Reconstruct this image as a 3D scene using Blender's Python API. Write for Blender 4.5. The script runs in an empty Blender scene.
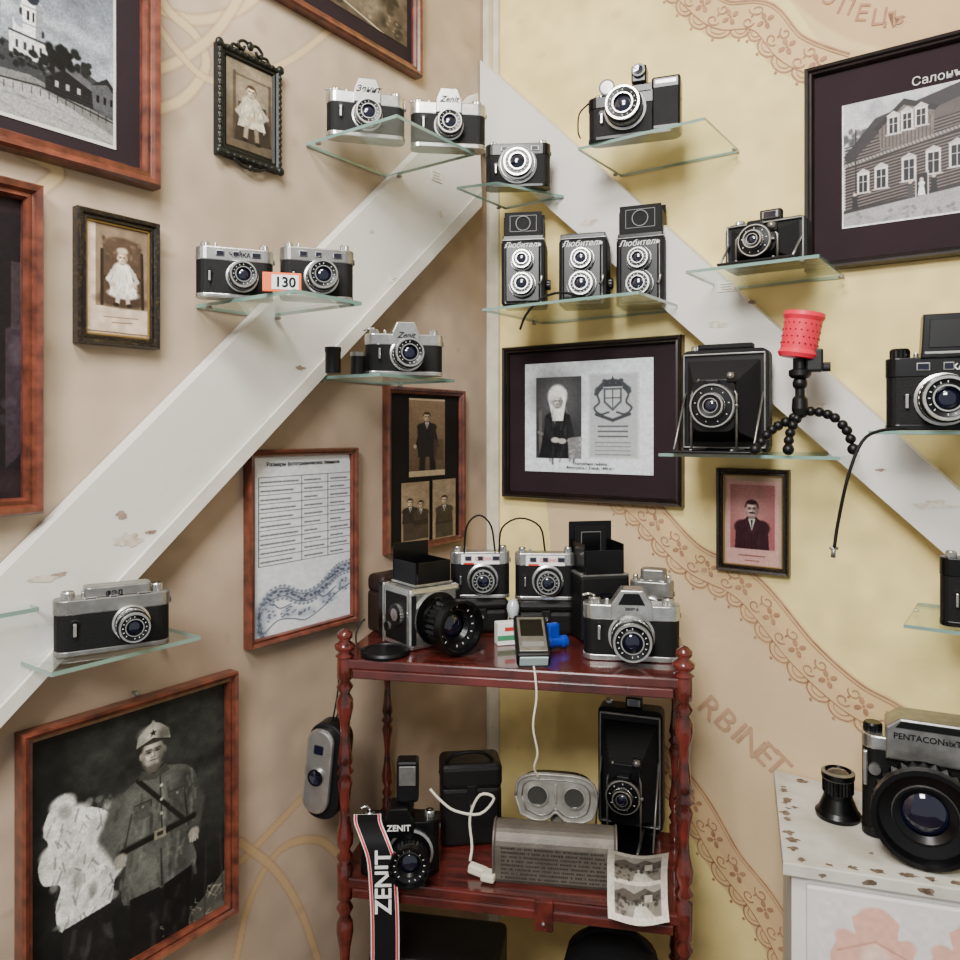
import bpy, bmesh, math, random
import numpy as np
from mathutils import Vector, Matrix
random.seed(7); RNG=np.random.RandomState(5)
col=bpy.context.scene.collection
E=1.5; F=773.; CX=480.; CY=430.
Cc=Vector((.0264,1.7,0)); uL=Vector((-.5826,-.8128,0)); uR=Vector((.8128,-.5826,0))
R=math.radians
THL=54.37; THR=-35.63
def ray(side,px,off=0):
    k=(px-CX)/F
    A,u=(Cc+uR*off,uL) if side=='L' else (Cc+uL*off,uR)
    a=(k*A.y-A.x)/(u.x-k*u.y)
    return a,A+u*a
def wz(side,px,py,off=0):
    a,p=ray(side,px,off); return a,E-(py-CY)/F*p.y
def wp(t,s,z=0): 
    p=Cc+uL*t+uR*s; return Vector((p.x,p.y,z))
def lin(c):
    return tuple(((v/255.)/12.92 if v/255.<=.04045 else ((v/255.+.055)/1.055)**2.4) for v in c)
# ---------------------------------------------------------------- materials
MC={}
def M(name,c,rough=.5,metal=0,var=0,scale=30,bump=0,bs=300,coat=0,c2=None,stretch=None,thr=None,spec=None):
    if name in MC: return MC[name]
    m=bpy.data.materials.new(name); m.use_nodes=True; nt=m.node_tree; n=nt.nodes; l=nt.links
    b=n['Principled BSDF']; c=lin(c)
    b.inputs['Base Color'].default_value=(*c,1); b.inputs['Roughness'].default_value=rough; b.inputs['Metallic'].default_value=metal
    b.inputs['Coat Weight'].default_value=coat
    if spec is not None: b.inputs['Specular IOR Level'].default_value=spec
    tc=n.new('ShaderNodeTexCoord'); mp=n.new('ShaderNodeMapping'); l.new(tc.outputs['Object'],mp.inputs[0])
    if stretch: mp.inputs['Scale'].default_value=stretch
    if var or c2:
        t=n.new('ShaderNodeTexNoise'); t.inputs['Scale'].default_value=scale; t.inputs['Detail'].default_value=6
        l.new(mp.outputs[0],t.inputs['Vector'])
        r=n.new('ShaderNodeValToRGB'); l.new(t.outputs[0],r.inputs[0])
        if c2: k1,k2=lin(c2),c
        else: k1,k2=[v*(1-var) for v in c],[min(1,v*(1+var)) for v in c]
        e=r.color_ramp.elements; e[0].color=(*k1,1); e[1].color=(*k2,1)
        e[0].position,e[1].position=thr if thr else (.3,.7)
        l.new(r.outputs[0],b.inputs['Base Color'])
    if bump:
        t2=n.new('ShaderNodeTexNoise'); t2.inputs['Scale'].default_value=bs; t2.inputs['Detail'].default_value=3
        l.new(mp.outputs[0],t2.inputs['Vector'])
        bp=n.new('ShaderNodeBump'); bp.inputs['Strength'].default_value=bump; bp.inputs['Distance'].default_value=.002
        l.new(t2.outputs[0],bp.inputs['Height']); l.new(bp.outputs[0],b.inputs['Normal'])
    MC[name]=m; return m
def Mpaint(name,rough=.4,var=.0,scale=8,bump=0,bs=60,coat=0,spec=.3):
    if name in MC: return MC[name]
    m=bpy.data.materials.new(name); m.use_nodes=True; nt=m.node_tree; n=nt.nodes; l=nt.links
    b=n['Principled BSDF']; b.inputs['Roughness'].default_value=rough; b.inputs['Coat Weight'].default_value=coat; b.inputs['Specular IOR Level'].default_value=spec
    a=n.new('ShaderNodeAttribute'); a.attribute_name='Col'
    if var:
        tc=n.new('ShaderNodeTexCoord'); t=n.new('ShaderNodeTexNoise'); t.inputs['Scale'].default_value=scale; t.inputs['Detail'].default_value=8
        l.new(tc.outputs['Object'],t.inputs['Vector'])
        r=n.new('ShaderNodeValToRGB'); e=r.color_ramp.elements; e[0].position=.3; e[1].position=.7
        e[0].color=(1-var,1-var*1.03,1-var*1.08,1); e[1].color=(1,1,1,1); l.new(t.outputs[0],r.inputs[0])
        x=n.new('ShaderNodeMix'); x.data_type='RGBA'; x.blend_type='MULTIPLY'; x.inputs[0].default_value=1
        l.new(a.outputs['Color'],x.inputs[6]); l.new(r.outputs[0],x.inputs[7]); l.new(x.outputs[2],b.inputs['Base Color'])
        if bump:
            t2=n.new('ShaderNodeTexNoise'); t2.inputs['Scale'].default_value=bs; t2.inputs['Detail'].default_value=6
            l.new(tc.outputs['Object'],t2.inputs['Vector'])
            bp=n.new('ShaderNodeBump'); bp.inputs['Strength'].default_value=bump; bp.inputs['Distance'].default_value=.003
            l.new(t2.outputs[0],bp.inputs['Height']); l.new(bp.outputs[0],b.inputs['Normal'])
    else: l.new(a.outputs['Color'],b.inputs['Base Color'])
    MC[name]=m; return m
def Mglass(name,tint,rough=.02):
    if name in MC: return MC[name]
    m=bpy.data.materials.new(name); m.use_nodes=True; nt=m.node_tree; n=nt.nodes; l=nt.links; n.clear()
    o=n.new('ShaderNodeOutputMaterial'); t=n.new('ShaderNodeBsdfTransparent'); t.inputs[0].default_value=(*tint,1)
    g=n.new('ShaderNodeBsdfGlossy'); g.inputs['Roughness'].default_value=rough; g.inputs[0].default_value=(.95,1,.98,1)
    f=n.new('ShaderNodeLayerWeight'); f.inputs[0].default_value=.5
    p=n.new('ShaderNodeMath'); p.operation='POWER'; p.inputs[1].default_value=4; l.new(f.outputs['Facing'],p.inputs[0])
    q=n.new('ShaderNodeMath'); q.operation='MULTIPLY_ADD'; q.inputs[1].default_value=.5; q.inputs[2].default_value=.04; l.new(p.outputs[0],q.inputs[0])
    x=n.new('ShaderNodeMixShader'); l.new(q.outputs[0],x.inputs[0]); l.new(t.outputs[0],x.inputs[1]); l.new(g.outputs[0],x.inputs[2]); l.new(x.outputs[0],o.inputs[0])
    MC[name]=m; return m
SI=M('satin_chrome',(190,190,186),.27,.9,var=.18,scale=60)
SD=M('worn_chrome',(138,137,133),.35,.8,var=.25,scale=60)
LE=M('black_leatherette',(9,9,10),.55,0,bump=.5,bs=900,spec=.22)
KM=M('black_metal',(6,6,7),.3,0,spec=.32)
KP=M('black_plastic',(8,8,9),.42,0,spec=.3)
LG=M('lens_glass',(12,14,34),.03,.0,coat=1)
WH=M('white_marking',(225,225,220),.5)
GR=M('grey_marking',(112,112,110),.5)
SH=Mglass('shelf_glass',(.94,.965,.955))
SHE=M('shelf_glass_edge',(108,140,130),.15,0,coat=1)
RED=M('red_plastic',(214,30,60),.45,spec=.3)
CORD=M('black_cord',(14,14,14),.6,spec=.2)
WCORD=M('white_cord',(205,198,180),.6)
MAH=M('red_varnished_wood',(94,36,30),.2,0,coat=.6,c2=(40,16,14),scale=14,stretch=(1,8,1))
MAHP=M('red_varnished_post',(102,38,30),.2,0,coat=.6,c2=(36,14,12),scale=34)
FRD=M('reddish_frame_wood',(116,60,42),.32,0,c2=(60,29,22),scale=55,stretch=(1,1,1),coat=.3)
FDK=M('dark_frame_wood',(34,22,19),.3,0,c2=(16,11,9),scale=40)
FBK=M('black_beaded_frame',(18,14,12),.35,0,c2=(64,50,30),scale=300,thr=(.3,.5))
MATB=M('dark_mat_board',(36,26,30),.8,0,var=.12,scale=12,spec=.2)
MATP=M('plum_mat_board',(35,22,27),.8,0,var=.12,scale=12,spec=.2)
MATG=M('tan_mat_board',(172,148,120),.8,0,var=.12,scale=20)
PAP=M('white_paper',(218,219,220),.7)
PIC=Mpaint('printed_picture',.5,spec=.2)
# ---------------------------------------------------------------- mesh builder
class B:
    def __init__(s): s.V=[];s.Fc=[];s.mi=[];s.sm=[];s.ms=[]
    def m(s,mat):
        if mat not in s.ms: s.ms.append(mat)
        return s.ms.index(mat)
    def add(s,V,Fs,mat,sm=False,Mx=None):
        o=len(s.V)
        for v in V:
            v=Vector(v); s.V.append(tuple(Mx@v if Mx is not None else v))
        for f in Fs: s.Fc.append([i+o for i in f]); s.mi.append(s.m(mat)); s.sm.append(sm)
        return s
    def _bm(s,bm,mat,Mx,sm=False):
        bm.verts.ensure_lookup_table(); bm.verts.index_update()
        s.add([v.co.copy() for v in bm.verts],[[v.index for v in f.verts] for f in bm.faces],mat,sm,Mx); bm.free(); return s
    def box(s,mat,c,d,bev=0,rot=None,Mx=None,seg=2):
        bm=bmesh.new(); bmesh.ops.create_cube(bm,size=1)
        for v in bm.verts: v.co=Vector((v.co.x*d[0],v.co.y*d[1],v.co.z*d[2]))
        if bev: bmesh.ops.bevel(bm,geom=bm.edges[:],offset=min(bev,min(d)*.45),segments=seg,affect='EDGES',profile=.5)
        T=Matrix.Translation(c)
        if rot: T=T@Matrix.Rotation(rot[2],4,'Z')@Matrix.Rotation(rot[1],4,'Y')@Matrix.Rotation(rot[0],4,'X')
        if Mx is not None: T=Mx@T
        return s._bm(bm,mat,T)
    def poly(s,mat,pts,a0,a1,plane='xz',bev=0,Mx=None,seg=2):
        bm=bmesh.new(); n=len(pts)
        f=(lambda p,a:(p[0],a,p[1])) if plane=='xz' else ((lambda p,a:(p[0],p[1],a)) if plane=='xy' else (lambda p,a:(a,p[0],p[1])))
        lo=[bm.verts.new(f(p,a0)) for p in pts]; hi=[bm.verts.new(f(p,a1)) for p in pts]
        c1=bm.faces.new(lo); c2=bm.faces.new(hi[::-1])
        for i in range(n): bm.faces.new((lo[i],hi[i],hi[(i+1)%n],lo[(i+1)%n]))
        bmesh.ops.recalc_face_normals(bm,faces=bm.faces[:])
        if bev:
            es=list(set(c1.edges[:]+c2.edges[:])); bmesh.ops.bevel(bm,geom=es,offset=bev,segments=seg,affect='EDGES',profile=.5)
        return s._bm(bm,mat,Mx)
    def lathe(s,prof,Mx=None,seg=32,mat=None,smooth=False,knurl=0,rot0=0):
        if smooth:
            V=[];Fs=[]
            for p in prof:
                for j in range(seg):
                    a=2*math.pi*j/seg+rot0; V.append((p[0]*math.cos(a),p[0]*math.sin(a),p[1]))
            for i in range(len(prof)-1):
                for j in range(seg):
                    k=(j+1)%seg; Fs.append((i*seg+j,i*seg+k,(i+1)*seg+k,(i+1)*seg+j))
            return s.add(V,Fs,mat,True,Mx)
        for i in range(len(prof)-1):
            p,q=prof[i],prof[i+1]; mt=q[2] if len(q)>2 and q[2] is not None else mat
            kn=len(q)>3 and q[3]; sg=seg*2 if kn else seg
            V=[];Fs=[]
            for rr,h in ((p[0],p[1]),(q[0],q[1])):
                for j in range(sg):
                    a=2*math.pi*j/sg+rot0; r2=rr*(.94 if kn and j%2 else 1); V.append((r2*math.cos(a),r2*math.sin(a),h))
            for j in range(sg):
                k=(j+1)%sg; Fs.append((j,k,sg+k,sg+j))
            s.add(V,Fs,mt,not kn,Mx)
        return s
    def tube(s,mat,pts,r,seg=8,Mx=None,smooth=4,cap=True,flat=None):
        P=smoothp(pts,smooth) if smooth else [Vector(p) for p in pts]
        V=[];Fs=[];n=len(P);prev=None
        for i,p in enumerate(P):
            t=(P[min(i+1,n-1)]-P[max(i-1,0)]).normalized()
            u=prev if prev is not None else (Vector((0,0,1)) if abs(t.z)<.9 else Vector((1,0,0)))
            u=(u-t*u.dot(t)).normalized(); prev=u; w=t.cross(u)
            rr=r[min(int(i*len(r)/n),len(r)-1)] if isinstance(r,(list,tuple)) else r
            for j in range(seg):
                a=2*math.pi*j/seg; V.append(p+u*rr*math.cos(a)+w*rr*math.sin(a))
        for i in range(n-1):
            for j in range(seg):
                k=(j+1)%seg; Fs.append((i*seg+j,i*seg+k,(i+1)*seg+k,(i+1)*seg+j))
        if cap: Fs.append(tuple(range(seg))[::-1]); Fs.append(tuple((n-1)*seg+j for j in range(seg)))
        return s.add(V,Fs,mat,True,Mx)
    def ball(s,mat,c,r,seg=14,Mx=None,sc=(1,1,1)):
        bm=bmesh.new(); bmesh.ops.create_uvsphere(bm,u_segments=seg,v_segments=max(6,seg//2+2),radius=r)
        for v in bm.verts: v.co=Vector((v.co.x*sc[0],v.co.y*sc[1],v.co.z*sc[2]))
        T=Matrix.Translation(c); T=Mx@T if Mx is not None else T
        return s._bm(bm,mat,T,True)
    def obj(s,name,parent=None,loc=(0,0,0),rot=(0,0,0)):
        me=bpy.data.meshes.new(name); me.from_pydata(s.V,[],s.Fc)
        for mt in s.ms: me.materials.append(mt)
        me.polygons.foreach_set('material_index',s.mi); me.polygons.foreach_set('use_smooth',s.sm); me.update()
        o=bpy.data.objects.new(name,me); col.objects.link(o); o.location=loc; o.rotation_euler=rot
        if parent: o.parent=parent
        return o
def smoothp(pts,n=6):
    P=[Vector(p) for p in pts]
    if len(P)<3: return P
    Q=[P[0]*2-P[1]]+P+[P[-1]*2-P[-2]]; out=[]
    for i in range(1,len(Q)-2):
        p0,p1,p2,p3=Q[i-1:i+3]
        for k in range(n):
            t=k/n; out.append(.5*((2*p1)+(p2-p0)*t+(2*p0-5*p1+4*p2-p3)*t*t+(3*p1-p0-3*p2+p3)*t**3))
    out.append(P[-1]); return out
def rrect(w,d,r,n=5,cx=0,cy=0):
    o=[]
    for sx,sy,a0 in ((1,1,0),(-1,1,90),(-1,-1,180),(1,-1,270)):
        for i in range(n+1):
            a=R(a0+90*i/n); o.append((cx+sx*(w/2-r)+r*math.cos(a),cy+sy*(d/2-r)+r*math.sin(a)))
    return o
YA=Matrix.Rotation(R(90),4,'X')     # +Z -> -Y
def at(x,y,z,Mr=None):
    T=Matrix.Translation((x,y,z)); return T@Mr if Mr is not None else T
def tag(o,label=None,cat=None,group=None,kind=None):
    if label: o['label']=label
    if cat: o['category']=cat
    if group: o['group']=group
    if kind: o['kind']=kind
    return o
def thing(name,label,cat,loc,rz=0,group=None,rx=0,ry=0):
    o=bpy.data.objects.new(name,None); o.empty_display_size=.02; col.objects.link(o); o.location=loc; o.rotation_euler=(R(rx),R(ry),R(rz))
    return tag(o,label,cat,group)
def text(s,size,mat,parent,loc,rot=(R(90),0,0),name='lettering',ex=.0003,shear=0,align='CENTER',bold=0):
    cu=bpy.data.curves.new('t','FONT'); cu.body=s; cu.size=size; cu.extrude=ex; cu.align_x=align; cu.shear=shear; cu.resolution_u=3; cu.offset=bold
    o=bpy.data.objects.new('t',cu); col.objects.link(o); bpy.context.view_layer.update()
    me=bpy.data.meshes.new_from_object(o.evaluated_get(bpy.context.evaluated_depsgraph_get()))
    col.objects.unlink(o); bpy.data.objects.remove(o)
    me.materials.clear(); me.materials.append(mat)
    ob=bpy.data.objects.new(name,me); col.objects.link(ob); ob.parent=parent; ob.location=loc; ob.rotation_euler=rot
    return ob
# ---------------------------------------------------------------- painting on grids (vertex colours)
def vnoise(shape,cell):
    h,w=shape; gh,gw=int(h/cell)+3,int(w/cell)+3; g=RNG.rand(gh,gw)
    y=np.arange(h)/cell; x=np.arange(w)/cell; y0=y.astype(int); x0=x.astype(int); fy=(y-y0)[:,None]; fx=(x-x0)[None,:]
    fy=fy*fy*(3-2*fy); fx=fx*fx*(3-2*fx)
    return (g[y0][:,x0]*(1-fy)*(1-fx)+g[y0+1][:,x0]*fy*(1-fx)+g[y0][:,x0+1]*(1-fy)*fx+g[y0+1][:,x0+1]*fy*fx)
class Cv:
    def __init__(s,x0,y0,x1,y1,c,res=1.2,xs=None,ys=None):
        s.xs=xs if xs is not None else np.linspace(x0,x1,max(4,int((x1-x0)*res)))
        s.ys=ys if ys is not None else np.linspace(y0,y1,max(4,int((y1-y0)*res)))
        s.X,s.Y=np.meshgrid(s.xs,s.ys); s.a=np.ones(s.X.shape+(3,))*np.array(c)/255.
    def sl(s,xa,xb,ya,yb):
        return (slice(max(0,np.searchsorted(s.ys,ya)-1),np.searchsorted(s.ys,yb)+1),slice(max(0,np.searchsorted(s.xs,xa)-1),np.searchsorted(s.xs,xb)+1))
    def mix(s,k,m,c):
        m=m[...,None]; s.a[k]=s.a[k]*(1-m)+np.array(c)/255.*m
    def ell(s,cx,cy,rx,ry,c,soft=.2,al=1,rot=0):
        r=max(rx,ry)*(1+soft); k=s.sl(cx-r,cx+r,cy-r,cy+r); X=s.X[k]-cx; Y=s.Y[k]-cy; a=R(rot)
        x=X*math.cos(a)+Y*math.sin(a); y=-X*math.sin(a)+Y*math.cos(a)
        d=np.sqrt((x/rx)**2+(y/ry)**2); s.mix(k,np.clip((1-d)/soft+.5,0,1)*al,c)
    def rect(s,x0,y0,x1,y1,c,al=1): s.poly([(x0,y0),(x1,y0),(x1,y1),(x0,y1)],c,al)
    def poly(s,p,c,al=1):
        xs=[q[0] for q in p]; ys=[q[1] for q in p]; k=s.sl(min(xs),max(xs),min(ys),max(ys)); X,Y=s.X[k],s.Y[k]; ins=np.zeros(X.shape,bool)
        for i in range(len(p)):
            x1,y1=p[i]; x2,y2=p[(i+1)%len(p)]
            if y1==y2: continue
            cnd=((Y<y1)!=(Y<y2))&(X<(x2-x1)*(Y-y1)/(y2-y1)+x1); ins^=cnd
        s.mix(k,ins*float(al),c)
    def line(s,p,w,c,al=1,soft=.5):
        for i in range(len(p)-1):
            (x1,y1),(x2,y2)=p[i][:2],p[i+1][:2]; k=s.sl(min(x1,x2)-w,max(x1,x2)+w,min(y1,y2)-w,max(y1,y2)+w); X,Y=s.X[k],s.Y[k]
            dx,dy=x2-x1,y2-y1; L=dx*dx+dy*dy+1e-12; t=np.clip(((X-x1)*dx+(Y-y1)*dy)/L,0,1)
            d=np.sqrt((X-x1-t*dx)**2+(Y-y1-t*dy)**2); s.mix(k,np.clip((w/2-d)/(w*soft*.5)+.5,0,1)*al,c)
    def band(s,p,w,c,al=1,soft=.5):
        m=np.zeros(s.X.shape)
        for i in range(len(p)-1):
            (x1,y1),(x2,y2)=p[i][:2],p[i+1][:2]; k=s.sl(min(x1,x2)-w,max(x1,x2)+w,min(y1,y2)-w,max(y1,y2)+w); X,Y=s.X[k],s.Y[k]
            dx,dy=x2-x1,y2-y1; L=dx*dx+dy*dy+1e-12; t=np.clip(((X-x1)*dx+(Y-y1)*dy)/L,0,1)
            d=np.sqrt((X-x1-t*dx)**2+(Y-y1-t*dy)**2); m[k]=np.maximum(m[k],np.clip((w/2-d)/(w*soft*.5)+.5,0,1))
        s.mix((slice(None),slice(None)),m*al,c)
    def grad(s,c,y0,y1,al=1):
        m=np.clip((s.Y-y0)/(y1-y0),0,1)*al; s.mix((slice(None),slice(None)),m,c)
    def tex(s,amp,cell,mask=None):
        n=(vnoise(s.X.shape,cell)-.5)*2*amp; s.a*= (1+n)[...,None]
    def blur(s,n=1):
        for _ in range(n):
            p=np.pad(s.a,((1,1),(1,1),(0,0)),'edge'); s.a=(p[:-2,1:-1]+p[2:,1:-1]+p[1:-1,:-2]+p[1:-1,2:]+2*p[1:-1,1:-1])/6
    def photo(s,bl=1,g=.06):
        s.blur(bl); s.tex(.10,22); s.tex(.07,7); s.tex(g,2); s.a*=(1+(RNG.rand(*s.X.shape)-.5)*g)[...,None]
    def gam(s,g): s.a=np.clip(s.a,0,1)**g; return s
    def dots(s,x0,y0,x1,y1,n,r,c,al=1):
        for i in range(n):
            f=random.uniform(.75,1.15); s.ell(random.uniform(x0,x1),random.uniform(y0,y1),random.uniform(.5,1)*r,random.uniform(.4,1)*r,[v*f for v in c],.6,al)
    def cols(s):
        a=np.clip(s.a,0,1).reshape(-1,3); a=np.where(a<=.04045,a/12.92,((a+.055)/1.055)**2.4)
        return np.concatenate([a,np.ones((len(a),1))],1).astype(np.float32)
def gridobj(name,co,ny,nx,colr,mat,parent=None):
    idx=np.arange(ny*nx).reshape(ny,nx); f=np.stack([idx[:-1,:-1],idx[1:,:-1],idx[1:,1:],idx[:-1,1:]],-1).reshape(-1,4)
    me=bpy.data.meshes.new(name); me.from_pydata(co.tolist(),[],f.tolist()); me.materials.append(mat)
    at_=me.color_attributes.new('Col','FLOAT_COLOR','POINT'); at_.data.foreach_set('color',colr.ravel()); me.update()
    o=bpy.data.objects.new(name,me); col.objects.link(o)
    if parent: o.parent=parent
    return o
def picplane(name,cv,parent,x0,x1,z0,z1,y,mat=None,bend=None):
    ny,nx=cv.X.shape; u=np.linspace(x0,x1,nx); v=np.linspace(z1,z0,ny); U,Vv=np.meshgrid(u,v)
    Yv=np.full(U.shape,y) if bend is None else y+bend(U,Vv)
    return gridobj(name,np.stack([U,Yv,Vv],-1).reshape(-1,3),ny,nx,cv.cols(),mat or PIC,parent)
# ================================================================ ROOM
def wallcv(base):
    xs=np.concatenate([np.linspace(0,1.15,500),[1.6,2.4]]); ys=np.concatenate([[0.],np.linspace(.3,2.5,930),[2.75]])
    return Cv(0,0,1,1,base,xs=xs,ys=ys)
def wobj(name,cv,u,inv):
    ny,nx=cv.X.shape; co=np.stack([Cc.x+cv.X*u.x,Cc.y+cv.X*u.y,cv.Y],-1).reshape(-1,3)
    return tag(gridobj(name,co,ny,nx,cv.cols(),Mpaint('wall_paint',.75,.18,5,.25,40)),kind='structure')
def pl(side,pts,n=6):
    return [(v.x,v.y) for v in smoothp([(*wz(side,*p),0) for p in pts],n)]
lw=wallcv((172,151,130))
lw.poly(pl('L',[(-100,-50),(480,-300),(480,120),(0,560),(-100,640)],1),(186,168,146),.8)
lw.tex(.06,60); lw.tex(.05,14)
CRM=(216,194,150)
def strand(cv,side,pts,w,c,al=.9):
    P=pl(side,pts,8); cv.band(P,w*1.35,(150,118,92),.6,.3); cv.band(P,w,c,al,.25)
# interlaced ribbon at the upper left
strand(lw,'L',[(120,-10),(158,8),(196,20),(238,10),(270,-16)],.013,CRM)
strand(lw,'L',[(150,112),(184,98),(206,66),(196,36),(170,12),(150,-20)],.013,CRM)
strand(lw,'L',[(150,72),(180,60),(214,34),(240,-4),(250,-30)],.013,CRM)
strand(lw,'L',[(160,28),(178,52),(206,78),(240,80),(290,60),(330,30)],.010,CRM,.8)
strand(lw,'L',[(40,190),(58,170),(20,150)],.014,CRM)
GD=(196,164,118)
# interlaced ribbon at the lower left
strand(lw,'L',[(232,870),(262,840),(300,800),(330,770),(345,730)],.011,GD,.75)
strand(lw,'L',[(236,960),(250,900),(280,850),(318,840),(345,862)],.011,GD,.75)
strand(lw,'L',[(240,842),(275,870),(300,910),(318,960)],.011,GD,.75)
for i in range(60):
    a,z=wz('L',random.uniform(0,480),random.uniform(0,960)); lw.ell(a,z,random.uniform(.003,.02),random.uniform(.003,.012),(152,130,108),.9,.35)
rw=wallcv((236,214,144))
rw.tex(.05,60); rw.tex(.04,12)
b1=[(540,440),(600,480),(640,508),(690,560),(745,590),(800,655),(850,700),(900,730),(960,790),(1040,850)]
b2=[(560,640),(640,740),(690,800),(725,860),(760,905),(790,960),(820,1040)]
PK=(204,178,142)
rw.poly(pl('R',b1+[(1100,1100),(900,1200)]+b2[::-1],2),PK,.92)
bt=[(640,-60),(690,-5),(720,18),(760,20),(790,52),(840,72),(880,60),(960,40),(1060,40)]
rw.poly(pl('R',bt[5:]+[(1060,-200),(720,-200),(790,0)],2),(214,186,138),.85)
rw.band(pl('R',[(790,-40),(840,0),(880,18),(930,22),(1000,6)],8),.085,(200,166,124),.85,.12)
MUR=M('mural_brown_paint',(146,104,76),.8,0,c2=(172,134,100),scale=60)
MUR2=M('mural_faint_paint',(158,120,92),.8,0,c2=(182,146,114),scale=60)
MUR3=M('mural_light_scroll_paint',(184,148,112),.8,0,c2=(198,166,128),scale=60)
RB=B()
def wv(q): return wp(.0014,q[0],q[1])
def ribbon(pts,w,mt=None):
    n=len(pts)
    if n<2: return
    V=[]
    for i,(x,z) in enumerate(pts):
        x0,z0=pts[max(0,i-1)]; x1,z1=pts[min(n-1,i+1)]; d=math.hypot(x1-x0,z1-z0)+1e-9; nx_,nz_=-(z1-z0)/d*w/2,(x1-x0)/d*w/2
        V+=[wv((x+nx_,z+nz_)),wv((x-nx_,z-nz_))]
    RB.add(V,[(2*i,2*i+1,2*i+3,2*i+2) for i in range(n-1)],mt or MUR)
def blob(x,z,rx,rz,ang,mt=None):
    a=R(ang); V=[]
    for k in range(9):
        q=2*math.pi*k/9; u,v=rx*math.cos(q),rz*math.sin(q); V.append(wv((x+u*math.cos(a)-v*math.sin(a),z+u*math.sin(a)+v*math.cos(a))))
    RB.add(V,[tuple(range(9))],mt or MUR)
def border(path,w=.034):
    P=pl('R',path,10)
    rw.band(P,w*2.2,(206,172,126),.8,.12)
    L=[0]
    for i in range(len(P)-1): L.append(L[-1]+math.hypot(P[i+1][0]-P[i][0],P[i+1][1]-P[i][1]))
    def fr(d,n):
        d=max(0,min(L[-1]-1e-6,d)); i=min(len(P)-2,int(np.searchsorted(L,d,'right'))-1); f=(d-L[i])/(L[i+1]-L[i]+1e-9)
        tx,tz=P[i+1][0]-P[i][0],P[i+1][1]-P[i][1]; q=math.hypot(tx,tz)+1e-9; tx/=q; tz/=q
        return (P[i][0]+(P[i+1][0]-P[i][0])*f-tz*n,P[i][1]+(P[i+1][1]-P[i][1])*f+tx*n)
    S=np.arange(0,L[-1],.012)
    for n,ww in ((w,.0034),(w*.84,.0014),(-w*.62,.0020)): ribbon([fr(d,n) for d in S],ww)
    d=0
    while d<L[-1]-.06:
        ribbon([fr(d+.02-.02*math.cos(R(q)),-w*.62-.5*w*math.sin(R(q))) for q in range(0,181,15)],.0028)
        ribbon([fr(d+.02-.012*math.cos(R(q)),-w*.62-.28*w*math.sin(R(q))) for q in range(0,181,20)],.0014)
        blob(*fr(d+.02,-w*1.28),.0028,.0028,0)
        d+=.040
    d=.01; k=0
    while d<L[-1]-.06:
        if k%2==0:
            cx_,cz_=fr(d,w*.12)
            for j in range(4): a=90*j+18; blob(cx_+.0095*math.cos(R(a)),cz_+.0095*math.sin(R(a)),.0062,.0042,a)
            blob(cx_,cz_,.0024,.0024,0)
            d+=.028
        else:
            for sg in(-1,1):
                pts=[]
                for q in range(0,400,25): rr=.0125*(1-q/520); pts.append(fr(d+.012+sg*(.004)+rr*math.cos(R(q*sg+ (180 if sg>0 else 0))),w*.12+sg*.011+rr*.8*math.sin(R(q*sg+(180 if sg>0 else 0)))))
                ribbon(pts,.0024)
            blob(*fr(d+.012,w*.1),.003,.0018,40); d+=.038
        k+=1
border(b1[1:]); border(b2[1:]); border(bt[:6]+[(852,70)],.03)
for i in range(50):
    a,z=wz('R',random.uniform(500,960),random.uniform(0,960)); rw.ell(a,z,random.uniform(.003,.015),random.uniform(.003,.012),(206,182,128),.9,.35)
WL=wobj('wall_left',lw,uL,0); WR=wobj('wall_right',rw,uR,0)
RB.obj('mural_scrollwork',WR)
def wtext(s,px,py,size,ang,mt,side='R'):
    a,z=wz(side,px,py); p=wp(.0016,a,z)
    o=text(s,size,mt,WR,p,(0,0,0),'mural_lettering',.0002,bold=.0004)
    o.matrix_world=Matrix.Translation(p)@Matrix.Rotation(R(THR),4,'Z')@Matrix.Rotation(R(90),4,'X')@Matrix.Rotation(R(ang),4,'Z')
for ch,px,py in (('R',703,714),('B',719,727),('I',732,738),('N',744,749),('E',758,760),('T',770,771)): wtext(ch,px,py,.060,-40,MUR2)
for ch,px,py,a in (('О',826,4,-30),('П',843,14,-26),('Е',860,21,-18),('Ц',878,25,-10),('Ъ',897,27,-2)): wtext(ch,px,py,.036,a,MUR)
def quadbox(name,corners,z0,z1,mat):
    b=B(); b.poly(mat,[(c.x,c.y) for c in corners],z0,z1,'xy'); return tag(b.obj(name),kind='structure')
FLM=M('floor_planks',(80,56,42),.5,0,var=.3,scale=6,stretch=(1,12,1))
fl=[wp(0,0),wp(2.4,0),wp(2.4,2.4),wp(0,2.4)]
quadbox('floor',fl,-.05,0,FLM); quadbox('ceiling',fl,2.75,2.8,M('ceiling_white',(215,210,200),.8))
TRM=M('corner_trim_paint',(198,190,168),.6,0,var=.15,scale=25)
b=B(); b.poly(TRM,[tuple(wp(*q).xy) for q in ((0.001,0.001),(.022,.001),(.022,.008),(.008,.022),(.001,.022))],0,2.75,'xy'); tag(b.obj('trim_1'),kind='structure')
b=B(); b.poly(TRM,[tuple(wp(*q).xy) for q in ((0.022,0.001),(.036,.001),(.036,.016),(.022,.016))],2.20,2.75,'xy',.002); tag(b.obj('trim_2'),kind='structure')
BM_=M('white_painted_board',(218,215,208),.6,0,c2=(206,202,193),scale=3,bump=.2,bs=50,thr=(.3,.7))
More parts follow.
